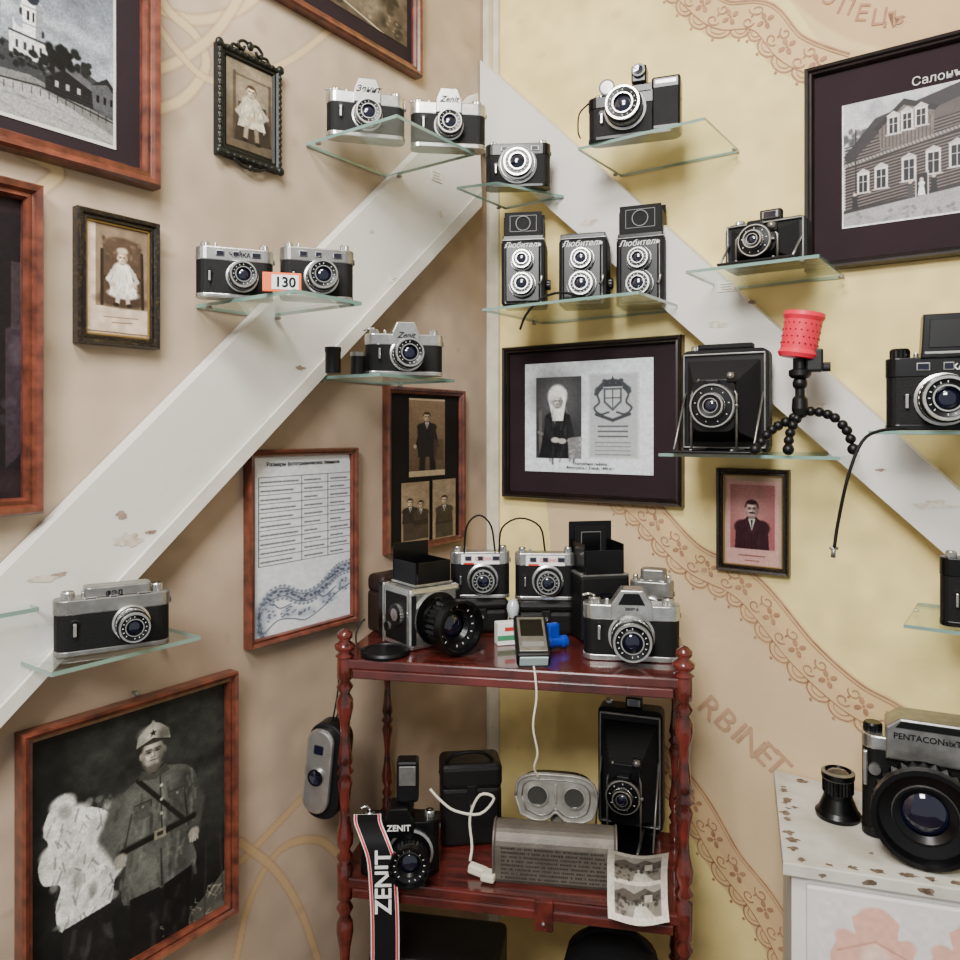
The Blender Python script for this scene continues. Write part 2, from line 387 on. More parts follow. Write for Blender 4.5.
def slab(name,side,pts,off,mat,o0=.001):
    b=B(); V=[];n=len(pts)
    for o in (o0,off):
        for px,py in pts:
            a,z=wz(side,px,py,off); V.append(wp(a,o,z) if side=='L' else wp(o,a,z))
    Fs=[tuple(range(n)),tuple(range(2*n-1,n-1,-1))]+[(i,(i+1)%n,n+(i+1)%n,n+i) for i in range(n)]
    b.add(V,Fs,mat); return b.obj(name)
tag(slab('trim_3','L',[(-90,668),(478,93),(482,200),(482,206),(-90,826)],.028,BM_),kind='structure')
tag(slab('trim_4','R',[(480,60),(1080,600),(1080,672),(480,148)],.05,BM_),kind='structure')
tag(slab('trim_5','L',[(-90,826),(482,206),(482,190),(-90,806)],.036,M('board_edge_paint',(204,200,190),.5,0,var=.15,scale=12),.029),kind='structure')
CH=M('bare_plaster',(180,162,138),.8,0,c2=(216,210,200),scale=120)
CHD=M('brown_stain',(118,92,78),.8,0,c2=(165,145,128),scale=120)
def patch(side,px,py,rx,ry,mat,off):
    b=B(); a,z=wz(side,px,py,off); n=18; V=[]
    for i in range(n):
        q=2*math.pi*i/n; r=random.uniform(.5,1.15); aa=a+rx*r*math.cos(q); zz=z+ry*r*math.sin(q)
        V.append(wp(aa,off+.0006,zz) if side=='L' else wp(off+.0006,aa,zz))
    b.add(V,[tuple(range(n))],mat); o=b.obj('paint_chip'); o.parent=bpy.data.objects['trim_3' if side=='L' else 'trim_4']
for q in ((128,540,.020,.010,CH),(122,515,.009,.006,CHD),(45,578,.02,.005,CH),(60,574,.012,.003,CHD),(300,368,.012,.004,CHD),(372,232,.006,.004,CH),(440,215,.012,.008,CH),(150,532,.009,.003,CHD)): patch('L',*q,.028)
for q in ((590,222,.02,.010,CH),(715,325,.03,.006,CH),(752,302,.007,.005,CHD),(935,505,.03,.008,CH),(880,470,.008,.003,CHD),(820,405,.01,.006,CH)): patch('R',*q,.05)
for side,px,py,w,h,lb in (('L',436,176,.032,.02,'small white typed card on the board below the high left cameras'),('L',398,281,.05,.012,'narrow yellowed typed card on the left board beside the orange tag shelf'),('R',726,287,.03,.016,'small white typed card on the right board under the folding camera shelf')):
    off=.028 if side=='L' else .05
    a,z=wz(side,px,py,off); t=thing('typed_card',lb,'card',wp(a,off+.0008,z) if side=='L' else wp(off+.0008,a,z),THL if side=='L' else THR)
    b=B(); b.box(M('aged_card',(226,221,206),.7),(0,-.0004,0),(w,.0008,h)); b.obj('card',t); b=B()
    for i in range(3): b.box(GR,(random.uniform(-.002,.002),-.0011,h*(.28-.28*i)),(w*random.uniform(.5,.85),.0003,.0012))
    b.obj('typed_lines',t)
# ================================================================ GLASS SHELVES
def shelf(label,pts,z,th=.005):
    b=B(); n=len(pts); V=[tuple(wp(t,s,zz)) for zz in (z-th,z) for t,s in pts]
    b.add(V,[tuple(range(n)),tuple(range(2*n-1,n-1,-1))],SH)
    b.add(V,[(i,(i+1)%n,n+(i+1)%n,n+i) for i in range(n)],SHE)
    t=thing('glass_shelf',label,'shelf',wp(*pts[0],z))
    o=b.obj('glass_plate',t); o.location=-t.location
    for i in (0,1):
        c=wp(pts[i][0]*.85+pts[(i+3)%4 if i==0 else 2][0]*.15,pts[i][1]*.85+pts[(i+3)%4 if i==0 else 2][1]*.15,z-.0075)
        k=B(); k.box(SD,c-t.location,(.008,.008,.005),.002,(0,0,R(THL))); k.obj('clip',t)
    return z
def shL(label,t0,t1,off,z): return shelf(label,[(t0,.002),(t1,.002),(t1,off),(t0,off)],z)
def shR(label,s0,s1,off,z): return shelf(label,[(.002,s0),(.002,s1),(off,s1),(off,s0)],z)
zS1=shL('clear glass shelf high on left wall carrying two silver-topped cameras',.34,.5365,.2,1.969)
zS2=shelf('small clear glass shelf in the corner under a single dark camera',[(.052,.07),(.052,.21),(.2,.15),(.22,.07)],1.966)
zS3=shR('clear glass shelf high on right wall under a wide dark camera with tall finder',.31,.54,.18,2.0017)
zS4=shL('glass shelf holding two small cameras and an orange number tag',.62,.7403,.21,1.678)
zS5=shL('glass shelf on left board holding film canisters and a camera',.33,.52,.15,1.588)
zS6=shR('long glass shelf holding three twin-lens cameras in a row',.13,.4445,.22,1.727)
zS7=shR('glass shelf beside the log house picture carrying one folding camera',.512,.7136,.19,1.757)
zS8=shR('glass shelf carrying large bellows camera and bendy tripod',.47,.7438,.2,1.462)
zS9=shR('glass shelf at right edge holding camera with raised finder hood',.78,1.0,.2,1.499)
zS10=shL('glass shelf under the grey rangefinder camera near soldier portrait',.80,.985,.10,1.236)
zS11=shL('small empty glass shelf at left edge on white board',.975,1.2,.05,1.299)
zS12=shR('low glass shelf at right edge above the white cabinet',.82,1.02,.17,1.2276)
# ================================================================ CAMERA BUILDERS
def lens(parent,loc,r,l,sty='s',name='lens',ticks=16,Mx=None):
    b=B(); T=at(0,0,0,YA)
    if sty=='s':
        pr=[(r*.95,0,SI),(r*.95,.25*l,SI),(r*.86,.27*l,KM),(r*.86,.42*l,KM),(r,.44*l,SI),(r,.68*l,SI,1),(r*.93,.7*l,KM),(r*.93,.92*l,KM),(r*.90,l,SI),(r*.8,l,SI),(r*.78,.95*l,KM),(r*.56,.9*l,KM),(r*.55,.97*l,SI),(r*.49,.97*l,SI),(r*.4,.82*l,KM)]
    elif sty=='b':
        pr=[(r*.8,0,KM),(r*.8,.3*l,KM),(r*.85,.31*l,SI),(r*.85,.34*l,SI),(r*.96,.36*l,KM),(r*.96,.7*l,KM,1),(r*.9,.72*l,KM),(r,.78*l,KM),(r,l,KM),(r*.9,l,KM),(r*.84,.82*l,KM),(r*.62,.76*l,KM),(r*.6,.8*l,SD),(r*.56,.8*l,KM),(r*.44,.7*l,KM)]
    else:
        pr=[(r,0,KM),(r,.3*l,KM),(r*.97,.3*l,SI),(r*.97,.5*l,SI,1),(r*.82,.5*l,KM),(r*.82,.8*l,KM),(r*.8,.86*l,SI),(r*.70,.86*l,SI),(r*.68,.8*l,KM),(r*.5,.8*l,KM),(r*.5,l,SI),(r*.43,l,SI),(r*.36,.85*l,KM)]
    b.lathe(pr,T,28)
    hh={'s':.93,'b':.80,'f':.81}[sty]*l; rr={'s':.67,'b':.72,'f':.6}[sty]*r
    for i in range(ticks):
        if i%8==7: continue
        a=2*math.pi*i/ticks; b.box(WH,(0,0,0),(r*.03,r*.08,.0006),0,None,T@Matrix.Rotation(a,4,'Z')@Matrix.Translation((0,rr,hh+.0006)))
    o=b.obj(name,parent,loc)
    if Mx: o.rotation_euler=Mx
    g=B(); rg=r*.44; gh={'s':.8,'b':.66,'f':.82}[sty]*l
    g.lathe([(rg,gh),(rg*.8,gh+rg*.14),(rg*.5,gh+rg*.24),(rg*.2,gh+rg*.28),(.00001,gh+rg*.29)],T,24,LG,True); g.obj('lens_glass',o)
    return o
def face(px): return -math.degrees(math.atan((px-CX)/F))
def pos(px,y,z): return Vector(((px-CX)/F*y,y,z))
def dial(b,x,y,z,r,h,mat=None,k=1): b.lathe([(r,0,mat or SI),(r,h*.8,mat or SI,k),(r*.85,h,mat or SI),(r*.3,h,KM),(.0001,h,mat or SI)],at(x,y,z),18)
def cam35(name,label,px,y,z,w,h,d=.034,drz=0,kind='prism',top=None,leg=None,lr=.021,ll=.03,ls='s',lx=0,lz=.4,txt=None,tm=None,ts=.011,shear=0,rx=0,loc=None,rz=None,pw_=.19,tz=.93):
    top=top or SI; leg=leg or LE
    t=thing(name,label,'camera',loc if loc is not None else pos(px,y,z+.0004),face(px)+drz if rz is None else rz,rx=rx)
    tp=h*(.78 if kind=='prism' else .84 if kind=='range' else 1.0); fy=-d/2
    b=B(); b.poly(leg,rrect(w*.985,d*.96,d*.42),h*.08,tp*.76,'xy'); b.obj('body',t)
    b=B(); b.poly(top,rrect(w,d,d*.42),0,h*.08,'xy',.0012); b.obj('bottom_plate',t)
    b=B(); b.poly(top,rrect(w,d,d*.42),tp*.73,tp,'xy',.0016)
    if kind=='range': b.poly(top,rrect(w*.58,d*.8,d*.2,cx=w*.04),tp,h,'xy',.002)
    b.obj('top_plate',t)
    if kind=='prism':
        b=B(); b.poly(top,[(-w*pw_,tp*.74),(w*pw_,tp*.74),(w*pw_,tp+.002),(w*.11,h),(-w*.11,h),(-w*pw_,tp+.002)],fy-.006,d*.3,'xz',.0016); b.obj('prism_housing',t)
    b=B(); dx=w*.38; dial(b,-dx,0,tp,w*.06,.008); b.obj('speed_dial',t)
    b=B(); dial(b,dx,0,tp,w*.065,.009); b.obj('rewind_knob',t)
    b=B(); dial(b,-w*.25,-d*.1,tp,w*.022,.007,k=0); b.obj('shutter_button',t)
    if kind=='prism':
        b=B(); b.tube(SI,[(-dx,0,tp+.009),(-dx-w*.05,d*.25,tp+.01),(-dx-w*.13,d*.2,tp+.008)],.0022,6); b.obj('wind_lever',t)
    else:
        for i,(wx,ww) in enumerate(((w*.26,.1),(-w*.0,.07),(-w*.2,.09))):
            zz=(tp*.73+h)/2 if kind=='range' else tp*.87
            b=B(); b.box(SD,(wx,fy-.0005+(.1*d if kind=='range' else 0),zz),(w*ww*1.25,.003,h*.11),.0008); b.box(LG,(wx,fy-.002+(.1*d if kind=='range' else 0),zz),(w*ww,.002,h*.08),.0004); b.obj('finder_window',t)
    b=B(); b.lathe([(w*.03,0,SI),(w*.03,.004,SI),(.0001,.004,KM)],at(-w*.33,fy,h*.5,YA),14); b.box(SI,(-w*.33,fy-.004,h*.4),(w*.03,.003,h*.2),.001); b.obj('self_timer_lever',t)
    b=B()
    for sx in(-1,1): b.lathe([(.0035,0),(.0045,.001),(.0035,.002)],at(sx*w*.5,0,tp*.8,Matrix.Rotation(R(90),4,'Y')),10,SI)
    b.obj('strap_lug',t)
    b=B(); b.lathe([(lr*1.12,0,KM if ls=='b' else SI),(lr*1.12,.004,SI),(lr,.005,SI),(.001,.005,KM)],at(lx,fy,h*lz,YA),28); b.obj('lens_mount',t)
    lens(t,(lx,fy-.004,h*lz),lr,ll,ls)
    if txt:
        yy=fy-.0065 if kind=='prism' else (fy-.0008 if kind!='range' else fy*.8-.0008)
        text(txt,ts,tm or KM,t,(0 if kind!='flat' else w*.05,yy,(tp*tz if kind=='prism' else (tp+.001 if kind=='range' else tp*.82))),shear=shear,bold=.0002)
    return t
def tlr(label,px,y,z,w,hb,h,drz,opened,txt,dd=.9):
    t=thing('twin_lens_camera',label,'camera',pos(px,y,z+.0004),face(px)+drz); d=w*dd; fy=-d/2
    b=B(); b.box(LE,(0,0,hb/2),(w,d,hb),.005); b.obj('body',t)
    b=B(); b.box(KM,(0,fy-.003,hb*.48),(w*.80,.008,hb*.9),.003); b.box(SD,(0,fy-.0003,hb*.48),(w*.83,.003,hb*.92),.001); b.obj('front_plate',t)
    lens(t,(0,fy-.006,hb*.30),w*.30,.022,'f','taking_lens'); lens(t,(0,fy-.006,hb*.67),w*.26,.022,'f','viewing_lens')
    b=B(); b.box(KM,(0,0,hb+.004),(w*.94,d*.94,.012),.002); b.box(SD,(0,0,hb+.001),(w*.98,d*.98,.002),.0008); b.obj('hood_base',t)
    if opened:
        H=h-hb; b=B(); y2=d*.42
        b.box(LE,(0,-y2,hb+H*.42),(w*.86,.003,H*.84),.001); b.box(LE,(0,y2,hb+H*.5),(w*.86,.003,H*1.0),.001)
        for sx in(-1,1): b.box(LE,(sx*w*.43,0,hb+H*.35),(.003,y2*2,H*.7),.001)
        b.lathe([(w*.17,0,GR),(w*.17,.002,GR),(w*.155,.002,GR),(w*.155,.0,KM)],at(0,-y2-.0022,hb+H*.50,YA),20)
        for sx in(-1,1): b.box(GR,(sx*w*.30,-y2-.0018,hb+H*.5),(.0008,.0006,H*.46))
        for sz in(-1,1): b.box(GR,(0,-y2-.0018,hb+H*(.5+.23*sz)),(w*.60,.0006,.0008))
        b.obj('finder_hood',t)
    else:
        b=B(); b.box(LE,(0,0,hb+(h-hb)*.5),(w*.86,d*.8,(h-hb)),.004); b.obj('finder_hood',t)
    text(txt,w*.17,WH,t,(0,fy-.0078,hb*.87),shear=.3)
    b=B(); dial(b,0,0,0,w*.12,.008,KM); b.obj('focus_knob',t,(w/2,0,hb*.35),(0,R(90),0))
    b=B(); b.tube(SI,[(w*.36,fy-.008,hb*.3),(w*.42,fy-.012,hb*.34),(w*.44,fy-.012,hb*.42)],.0018,6); b.obj('shutter_lever',t)
    return t
BLW=M('bellows_cloth',(17,16,16),.75,spec=.2)
def folding(label,px,y,z,w,h,drz,L=.05,rz=None,finder=True,txt=None,lr=.25):
    t=thing('folding_camera',label,'camera',pos(px,y,z+.0004),face(px)+drz); d=.034
    b=B(); b.poly(LE,rrect(w,h,w*.09,cy=h/2),0,d,'xz',.002); b.obj('body',t)
    b=B(); W2,H2,tk=w*.94,h*.92,.003
    for sx in(-1,1): b.box(SD,(sx*(W2/2-tk/2),-.002,h*.5),(tk,.008,H2),.001)
    for sz in(-1,1): b.box(SD,(0,-.002,h*.5+sz*(H2/2-tk/2)),(W2,.008,tk),.001)
    b.poly(KP,rrect(W2-tk,H2-tk,.003,cy=h*.5),-.0008,.0006,'xz'); b.obj('front_frame',t)
    zc=h*.44; b=B(); n=10; V=[];Fs=[]
    for i in range(2*n+1):
        f=i/(2*n); k=(0 if i%2 else .0045); ww=(w*.84*(1-f)+w*.48*f)/2-k; hh=(h*.80*(1-f)+h*.46*f)/2-k; yy=-.001-(L-.006)*f; zz=h*.5*(1-f)+zc*f
        for sx,sz in((-1,-1),(1,-1),(1,1),(-1,1)): V.append((sx*ww,yy,zz+sz*hh))
    for i in range(2*n):
        for j in range(4): k=(j+1)%4; Fs.append((4*i+j,4*i+k,4*i+4+k,4*i+4+j))
    Fs.append((8*n,8*n+1,8*n+2,8*n+3)); b.add(V,Fs,BLW); b.obj('bellows',t)
    b=B(); b.poly(KM,rrect(w*.46,h*.48,w*.1,cy=zc),-L-.002,-L+.002,'xz',.001)
    for sx in(-1,1): b.tube(SD,[(sx*w*.245,-L,.007),(sx*w*.245,-L,zc+h*.1),(sx*w*.16,-L,zc+h*.25)],.0018,6,smooth=0)
    b.obj('lens_standard',t)
    b=B(); b.lathe([(w*lr,0,KM),(w*lr,.010,KM),(w*lr*.96,.012,SD),(w*lr*.90,.012,SI),(w*lr*.86,.010,KM),(w*.1,.011,KM)],at(0,-L-.002,zc,YA),30)
    for a in range(0,360,40): b.box(WH,(0,0,0),(.0008,.0022,.0006),0,None,at(0,-L-.002,zc,YA)@Matrix.Rotation(R(a),4,'Z')@Matrix.Translation((0,w*lr*.74,.0108)))
    b.box(KM,(0,-L-.007,zc+w*lr*.98),(.022,.012,.012),.002); b.box(SD,(w*lr*.98,-L-.007,zc),(.008,.006,.004),.001); b.obj('shutter',t); lens(t,(0,-L-.011,zc),w*lr*.6,.014,'s',ticks=0)
    b=B(); b.box(KM,(0,-L*.6-.004,.0025),(w*.88,L*1.45,.004),.001)
    for sx in(-1,1): b.box(SD,(sx*w*.22,-L*.6,.006),(.004,L*1.35,.003),.001)
    b.obj('bed',t)
    for sx in(-1,1):
        b=B(); b.tube(SD,[(sx*w*.44,-.003,h*.58),(sx*w*.43,-L*1.1,.006)],.0018,6,smooth=0); b.obj('strut',t)
    if finder:
        b=B(); b.box(KM,(w*.05,d*.4,h+.009),(w*.26,.016,.018),.002); b.box(SD,(w*.05,d*.4-.009,h+.009),(w*.2,.002,.012),.001); b.box(LG,(w*.05,d*.4-.0105,h+.009),(w*.15,.001,.009)); b.obj('finder',t)
    b=B(); dial(b,-w*.35,d*.5,h,w*.06,.008); b.obj('winding_knob',t)
    b=B(); b.ball(SD,(w*.19,-L-.006,zc+h*.27),.006,10); b.box(KM,(w*.19,-L,zc+h*.255),(.014,.008,.016),.002); b.obj('brilliant_finder',t)
    return t
# ================================================================ CAMERAS ON THE SHELVES
cam35('slr_camera','silver-topped black camera with script name, left one on the high left shelf',366,1.255,zS1,.127,.092,drz=6,txt='Зенит',shear=.4,lr=.022,ll=.020,ts=.014,pw_=.17,lz=.36,tz=.97)
cam35('slr_camera','silver-topped black camera with peaked prism, right one on the high left shelf',448,1.30,zS1,.127,.096,drz=4,txt='Zenit',shear=.4,lr=.022,ll=.022,ts=.014,pw_=.17,lz=.36,tz=.97)
cam35('compact_camera','dark compact camera with broad ringed lens alone on small corner shelf',518,1.50,zS2,.126,.084,d=.036,drz=-2,kind='flat',top=KM,lr=.033,ll=.02,ls='f',lz=.5,txt='СМЕНА',tm=WH,ts=.008)
t=cam35('rangefinder_camera','wide black camera with tall round accessory finder on high right shelf',634,1.34,zS3,.158,.090,d=.04,drz=-8,kind='range',top=KM,lr=.032,ll=.03,lx=-.012,ls='s',lz=.52)
b=B(); b.box(KM,(.010,0,.108),(.026,.03,.030),.003); b.lathe([(.011,0,SI),(.011,.006,SI),(.008,.006,KM),(.0001,.005,LG)],at(.010,-.015,.112,YA),18); b.obj('accessory_finder',t)
b=B(); b.box(KM,(.056,0,.050),(.048,.042,.092),.004); b.box(SD,(.056,-.0212,.086),(.034,.001,.006),.0); b.box(LE,(.056,-.0212,.045),(.040,.001,.064),.0); b.obj('side_grip_block',t)
b=B(); b.lathe([(.014,0,SI),(.014,.01,SI,1),(.011,.01,KM),(.0001,.01,SD)],at(-.045,-.004,.093,YA),22); b.box(SI,(-.045,.0,.085),(.01,.008,.01),.001); b.obj('light_meter_dial',t)
b=B(); b.tube(CORD,[(-.078,-.01,.07),(-.092,-.02,.05),(-.094,-.02,.02),(-.088,-.03,.004)],.0015,6); b.obj('strap_end',t)
cam35('compact_camera','small silver-topped camera left of the orange number tag',235,1.06,zS4,.102,.068,d=.032,drz=4,kind='flat',lr=.019,ll=.022,ls='s',lx=.008,lz=.42,txt='ЧАЙКА',ts=.008)
cam35('compact_camera','small black camera with ribbed top right of the orange number tag',317,1.07,zS4,.100,.070,d=.032,drz=6,kind='flat',top=SD,lr=.021,ll=.026,ls='s',lx=.004,lz=.42)
t=thing('number_tag','orange and white tag reading 130 between two small cameras','tag',pos(282,1.0,zS4+.0004),face(282))
ORG=M('orange_card',(225,96,30),.6)
b=B(); b.box(ORG,(0,0,.0125),(.049,.004,.025),.001); b.obj('card',t); b=B(); b.box(PAP,(.004,-.0022,.0125),(.034,.001,.019),.0003); b.obj('white_field',t)
text('130',.018,KM,t,(.004,-.003,.0065),bold=.0005)
cam35('slr_camera','black and silver camera with pointed prism on lower left-board shelf',404,1.27,zS5,.128,.086,drz=8,txt='Zenit',shear=.4,lr=.025,ll=.034,lx=.002,ts=.013,pw_=.17,tz=.9)
for px,y,l_,hh in ((333,1.20,'black film canister at left end of the glass shelf',.04),(358,1.24,'silver-rimmed black film cylinder right beside the pointed-prism camera',.036)):
    t=thing('film_canister',l_,'canister',pos(px,y,zS5+.0004)); b=B(); b.lathe([(.0001,0),(.012,0),(.012,hh*.85)],None,20,KP); b.obj('body',t)
    b=B(); b.lathe([(.0128,hh*.82),(.0128,hh),(.0001,hh)],None,20,SD if px>340 else KP); b.obj('lid',t)
tlr('twin-lens camera with raised hood, leftmost of the three on the long shelf',525,1.44,zS6,.080,.118,.180,-6,True,'Любитель')
tlr('short twin-lens camera with closed hood, middle of the three on the long shelf',585,1.44,zS6,.088,.122,.134,-8,False,'Любитель',.75)
tlr('tallest twin-lens camera with raised panelled hood, rightmost of three on long shelf',643,1.44,zS6,.088,.124,.196,-10,True,'Любитель',.75)
b=B(); b.tube(CORD,[pos(520,1.40,zS6-.045),pos(526,1.39,zS6-.02),pos(540,1.38,zS6+.006),pos(560,1.39,zS6+.02),pos(585,1.39,zS6+.012)],.0022,8); tag(b.obj('cable_release'),'black cable release hanging over the edge of the twin-lens shelf','cable')
folding('black folding camera with square top finder beside the log house picture',765,1.235,zS7,.128,.078,-16,.045,lr=.2)
t=folding('large black bellows camera standing left of the bendy tripod',724,1.285,zS8,.142,.172,-12,.075,finder=False,lr=.25)
b=B(); b.box(LE,(0,.015,.177),(.09,.02,.01),.003); b.obj('carrying_handle',t)
t=cam35('slr_camera','black camera with raised square finder hood on the right-edge shelf',947,1.06,zS9,.15,.100,d=.04,drz=6,kind='flat',top=KM,lr=.032,ll=.05,lx=-.006,lz=.42,txt='EXA',tm=WH,ts=.012)
b=B(); b.poly(KM,[(-.033,.098),(.033,.098),(.030,.158),(-.030,.158)],-.024,.018,'xz',.002); b.poly(KP,[(-.024,.112),(.024,.112),(.022,.150),(-.022,.150)],-.0255,-.0235,'xz',.0006); b.box(SD,(0,-.0245,.105),(.058,.003,.004),.001); b.obj('finder_hood',t)
b=B(); dial(b,-.057,0,.1,.013,.014,KM); b.obj('winding_knob',t)
b=B(); b.tube(CORD,[pos(905,1.0,1.502),pos(880,1.0,1.499),pos(862,.99,1.485),pos(848,.99,1.44),pos(838,1.0,1.38),pos(834,1.0,1.345)],.0022,8)
b.tube(SD,[pos(834,1.0,1.347),pos(833,1.0,1.335)],.003,8,smooth=0); b.tube(SD,[pos(830,1.0,1.347),pos(838,1.0,1.347)],.002,6,smooth=0); tag(b.obj('cable_release'),'long black cable release dangling with metal tip from the right-edge shelf','cable')
cam35('rangefinder_camera','grey worn rangefinder camera on glass above the soldier portrait',113,.935,zS10,.128,.078,d=.034,drz=6,kind='range',top=SD,lr=.019,ll=.03,ls='s',lx=.018,lz=.42,txt='ФЭД',ts=.008)
cam35('slr_camera','black camera cut off by the right edge above the cabinet',990,1.06,zS12,.12,.095,drz=6,kind='flat',top=KM,lr=.024,ll=.03)
# bendy tripod with red holder
t=thing('bendy_tripod','black jointed bendy tripod gripping a red perforated holder','tripod',pos(800,1.165,zS8),face(800))
def gl(pts):
    P=smoothp(pts,7); b=B(); L=0;nx=0
    for i in range(len(P)-1):
        L+=(P[i+1]-P[i]).length
        if L>=nx: b.ball(KP,P[i],.0075,12); nx+=.0125; b.ball(GR,P[i]+(P[i+1]-P[i])*.6,.0052,8)
    b.ball(KP,P[-1],.0085,12); return b.obj('leg',t)
gl([(0,0,.062),(-.02,-.004,.05),(-.037,-.012,.04),(-.048,-.022,.028),(-.062,-.034,.009)])
gl([(0,.0,.062),(-.010,-.01,.045),(-.015,-.02,.025),(-.016,-.03,.009)])
gl([(.004,.005,.064),(.02,.005,.066),(.045,.0,.058),(.062,-.005,.04),(.07,-.01,.02),(.072,-.01,.010)])
b=B(); b.lathe([(.010,.06),(.012,.07),(.011,.085),(.007,.09),(.007,.10)],None,18,KP); b.ball(KP,(0,0,.108),.011,14); b.lathe([(.012,.116),(.016,.12),(.016,.128),(.012,.13)],at(.0,0,0),20,KP); b.lathe([(.010,.128),(.010,.146)],None,18,KP); b.obj('ball_head',t)
b=B(); b.box(KP,(.020,0,.142),(.024,.024,.034),.003); b.lathe([(.0001,0,KP),(.007,0,KP),(.007,.02,KP,1),(.0001,.02,KP)],at(.022,0,.132,Matrix.Rotation(R(90),4,'Y')),16); b.obj('locking_knob',t)
b=B(); Tm=at(-.004,0,.147)@Matrix.Rotation(R(9),4,'Y'); b.lathe([(.0001,0,RED),(.026,0,RED),(.029,.006,RED),(.026,.012,RED),(.027,.056,RED),(.030,.062,RED),(.029,.068,RED),(.0001,.068,RED)],Tm,36)
for i in range(20):
    for j in range(4):
        a=2*math.pi*(i+.5*(j%2))/20; b.ball(M('deep_red_hole',(100,10,26),.7),(0.0266*math.cos(a),.0266*math.sin(a),.02+.010*j),.0013,6,Tm)
b.obj('red_holder',t)
# ================================================================ FRAMED PICTURES
def framed(label,side,x0,x1,yt0,yt1,yb0,yb1,fw,fmat,bmat,pics,dep=.02,name='picture_frame',cat='picture',inner=None,extra=None):
    od=dep*.85
    a0,_=ray(side,x0,od if side=='R' else 0); a1,_=ray(side,x1,od)
    if side=='R': a1,_=ray(side,x1,0)
    zt=(wz(side,x0,yt0,od)[1]+wz(side,x1,yt1,od)[1])/2; zb=(wz(side,x0,yb0,od)[1]+wz(side,x1,yb1,od)[1])/2
    ac=(a0+a1)/2; zc=(zt+zb)/2; W=abs(a1-a0); H=zt-zb
    sg=-1 if side=='L' else 1
    t=thing(name,label,cat,wp(ac,.001,zc) if side=='L' else wp(.001,ac,zc),THL if side=='L' else THR)
    b=B(); V=[];Fs=[]
    prof=[(0,0),(0,-dep*.8),(fw*.15,-dep),(fw*.45,-dep*.92),(fw*.6,-dep*.7),(fw*.85,-dep*.75),(fw,-dep*.5),(fw,0)]
    for i,d_ in prof:
        for sx,sz in((-1,-1),(1,-1),(1,1),(-1,1)): V.append((sx*(W/2-i),d_,sz*(H/2-i)))
    for i in range(len(prof)-1):
        for j in range(4): q=(j+1)%4; Fs.append((4*i+j,4*i+q,4*i+4+q,4*i+4+j))
    b.add(V,Fs,fmat); b.obj('frame',t)
    if inner:
        b=B(); w2,h2=W/2-fw*1.02,H/2-fw*1.02
        for c,dd in (((0,-dep*.45,h2),(2*w2,.003,.003)),((0,-dep*.45,-h2),(2*w2,.003,.003)),((w2,-dep*.45,0),(.003,.003,2*h2)),((-w2,-dep*.45,0),(.003,.003,2*h2))): b.box(inner,c,dd,.0008)
        b.obj('inner_trim',t)
    b=B(); b.box(bmat,(0,-.004,0),(W-fw*1.5,.003,H-fw*1.5)); b.obj('mat_board',t)
    for i,(cv,nm,box) in enumerate(pics):
        p0,q0,p1,q1=box; u0=sg*(ray(side,p0)[0]-ac); u1=sg*(ray(side,p1)[0]-ac); pm=(p0+p1)/2
        z1=wz(side,pm,q0)[1]-zc; z0=wz(side,pm,q1)[1]-zc
        picplane(nm,cv,t,u0,u1,z0,z1,-.0065-.0008*i)
    if extra: extra(t,W,H,ac)
    return t
def K(c,f): return [min(255,v*f) for v in c]
def head(c,x,y,s,skin,hair,stache=False,hat=None,tilt=0):
    c.ell(x,y-s*.2,s*.86,s*1.0,hair,.25)
    c.ell(x-s*.76,y+s*.08,s*.14,s*.26,K(skin,.8),.5); c.ell(x+s*.76,y+s*.08,s*.14,s*.26,K(skin,.6),.5)
    c.ell(x,y+s*.06,s*.72,s*.96,K(skin,.78),.22); c.ell(x-s*.12,y+s*.0,s*.52,s*.78,skin,.8,.9)
    c.ell(x,y+s*.72,s*.34,s*.24,K(skin,.92),.7,.8)
    c.ell(x-s*.14,y-s*.42,s*.36,s*.22,K(skin,1.16),.9,.8); c.ell(x-s*.34,y+s*.26,s*.18,s*.16,K(skin,1.12),.9,.7)
    c.ell(x+s*.52,y+s*.25,s*.25,s*.6,K(skin,.5),.9,.6); c.ell(x,y+s*.96,s*.4,s*.14,K(skin,.5),.9,.7); c.ell(x-s*.62,y+s*.4,s*.14,s*.4,K(skin,.66),.9,.5)
    for e in(-1,1):
        ex=x+e*s*.29; c.ell(ex,y-s*.08,s*.25,s*.17,K(skin,.5),.9,.8); c.ell(ex,y-s*.03,s*.12,s*.06,(30,25,23),.7,.95); c.ell(ex,y+s*.06,s*.16,s*.05,K(skin,.9),.9,.6); c.line([(ex-s*.17*1,y-s*.21+e*s*.01),(ex+s*.17,y-s*.22-e*s*.01)],s*.09,K(hair,1.0),.7,1.)
    c.line([(x+s*.06,y-s*.08),(x+s*.1,y+s*.26)],s*.1,K(skin,.66),.7,1.); c.ell(x,y+s*.33,s*.17,s*.07,K(skin,.5),.9,.85); c.ell(x-s*.03,y+s*.16,s*.06,s*.18,K(skin,1.2),.8,.7)
    c.ell(x,y+s*.55,s*.25,s*.06,K(skin,.4),.8,.9); c.ell(x,y+s*.64,s*.17,s*.05,K(skin,1.0),.8,.5); c.ell(x,y+s*.72,s*.16,s*.04,K(skin,.66),.9,.7)
    if stache: c.ell(x-s*.17,y+s*.43,s*.24,s*.09,K(hair,.9),.5,.95,-10); c.ell(x+s*.17,y+s*.43,s*.24,s*.09,K(hair,.9),.5,.95,10)
    c.ell(x,y-s*.86,s*.62,s*.28,hair,.5)
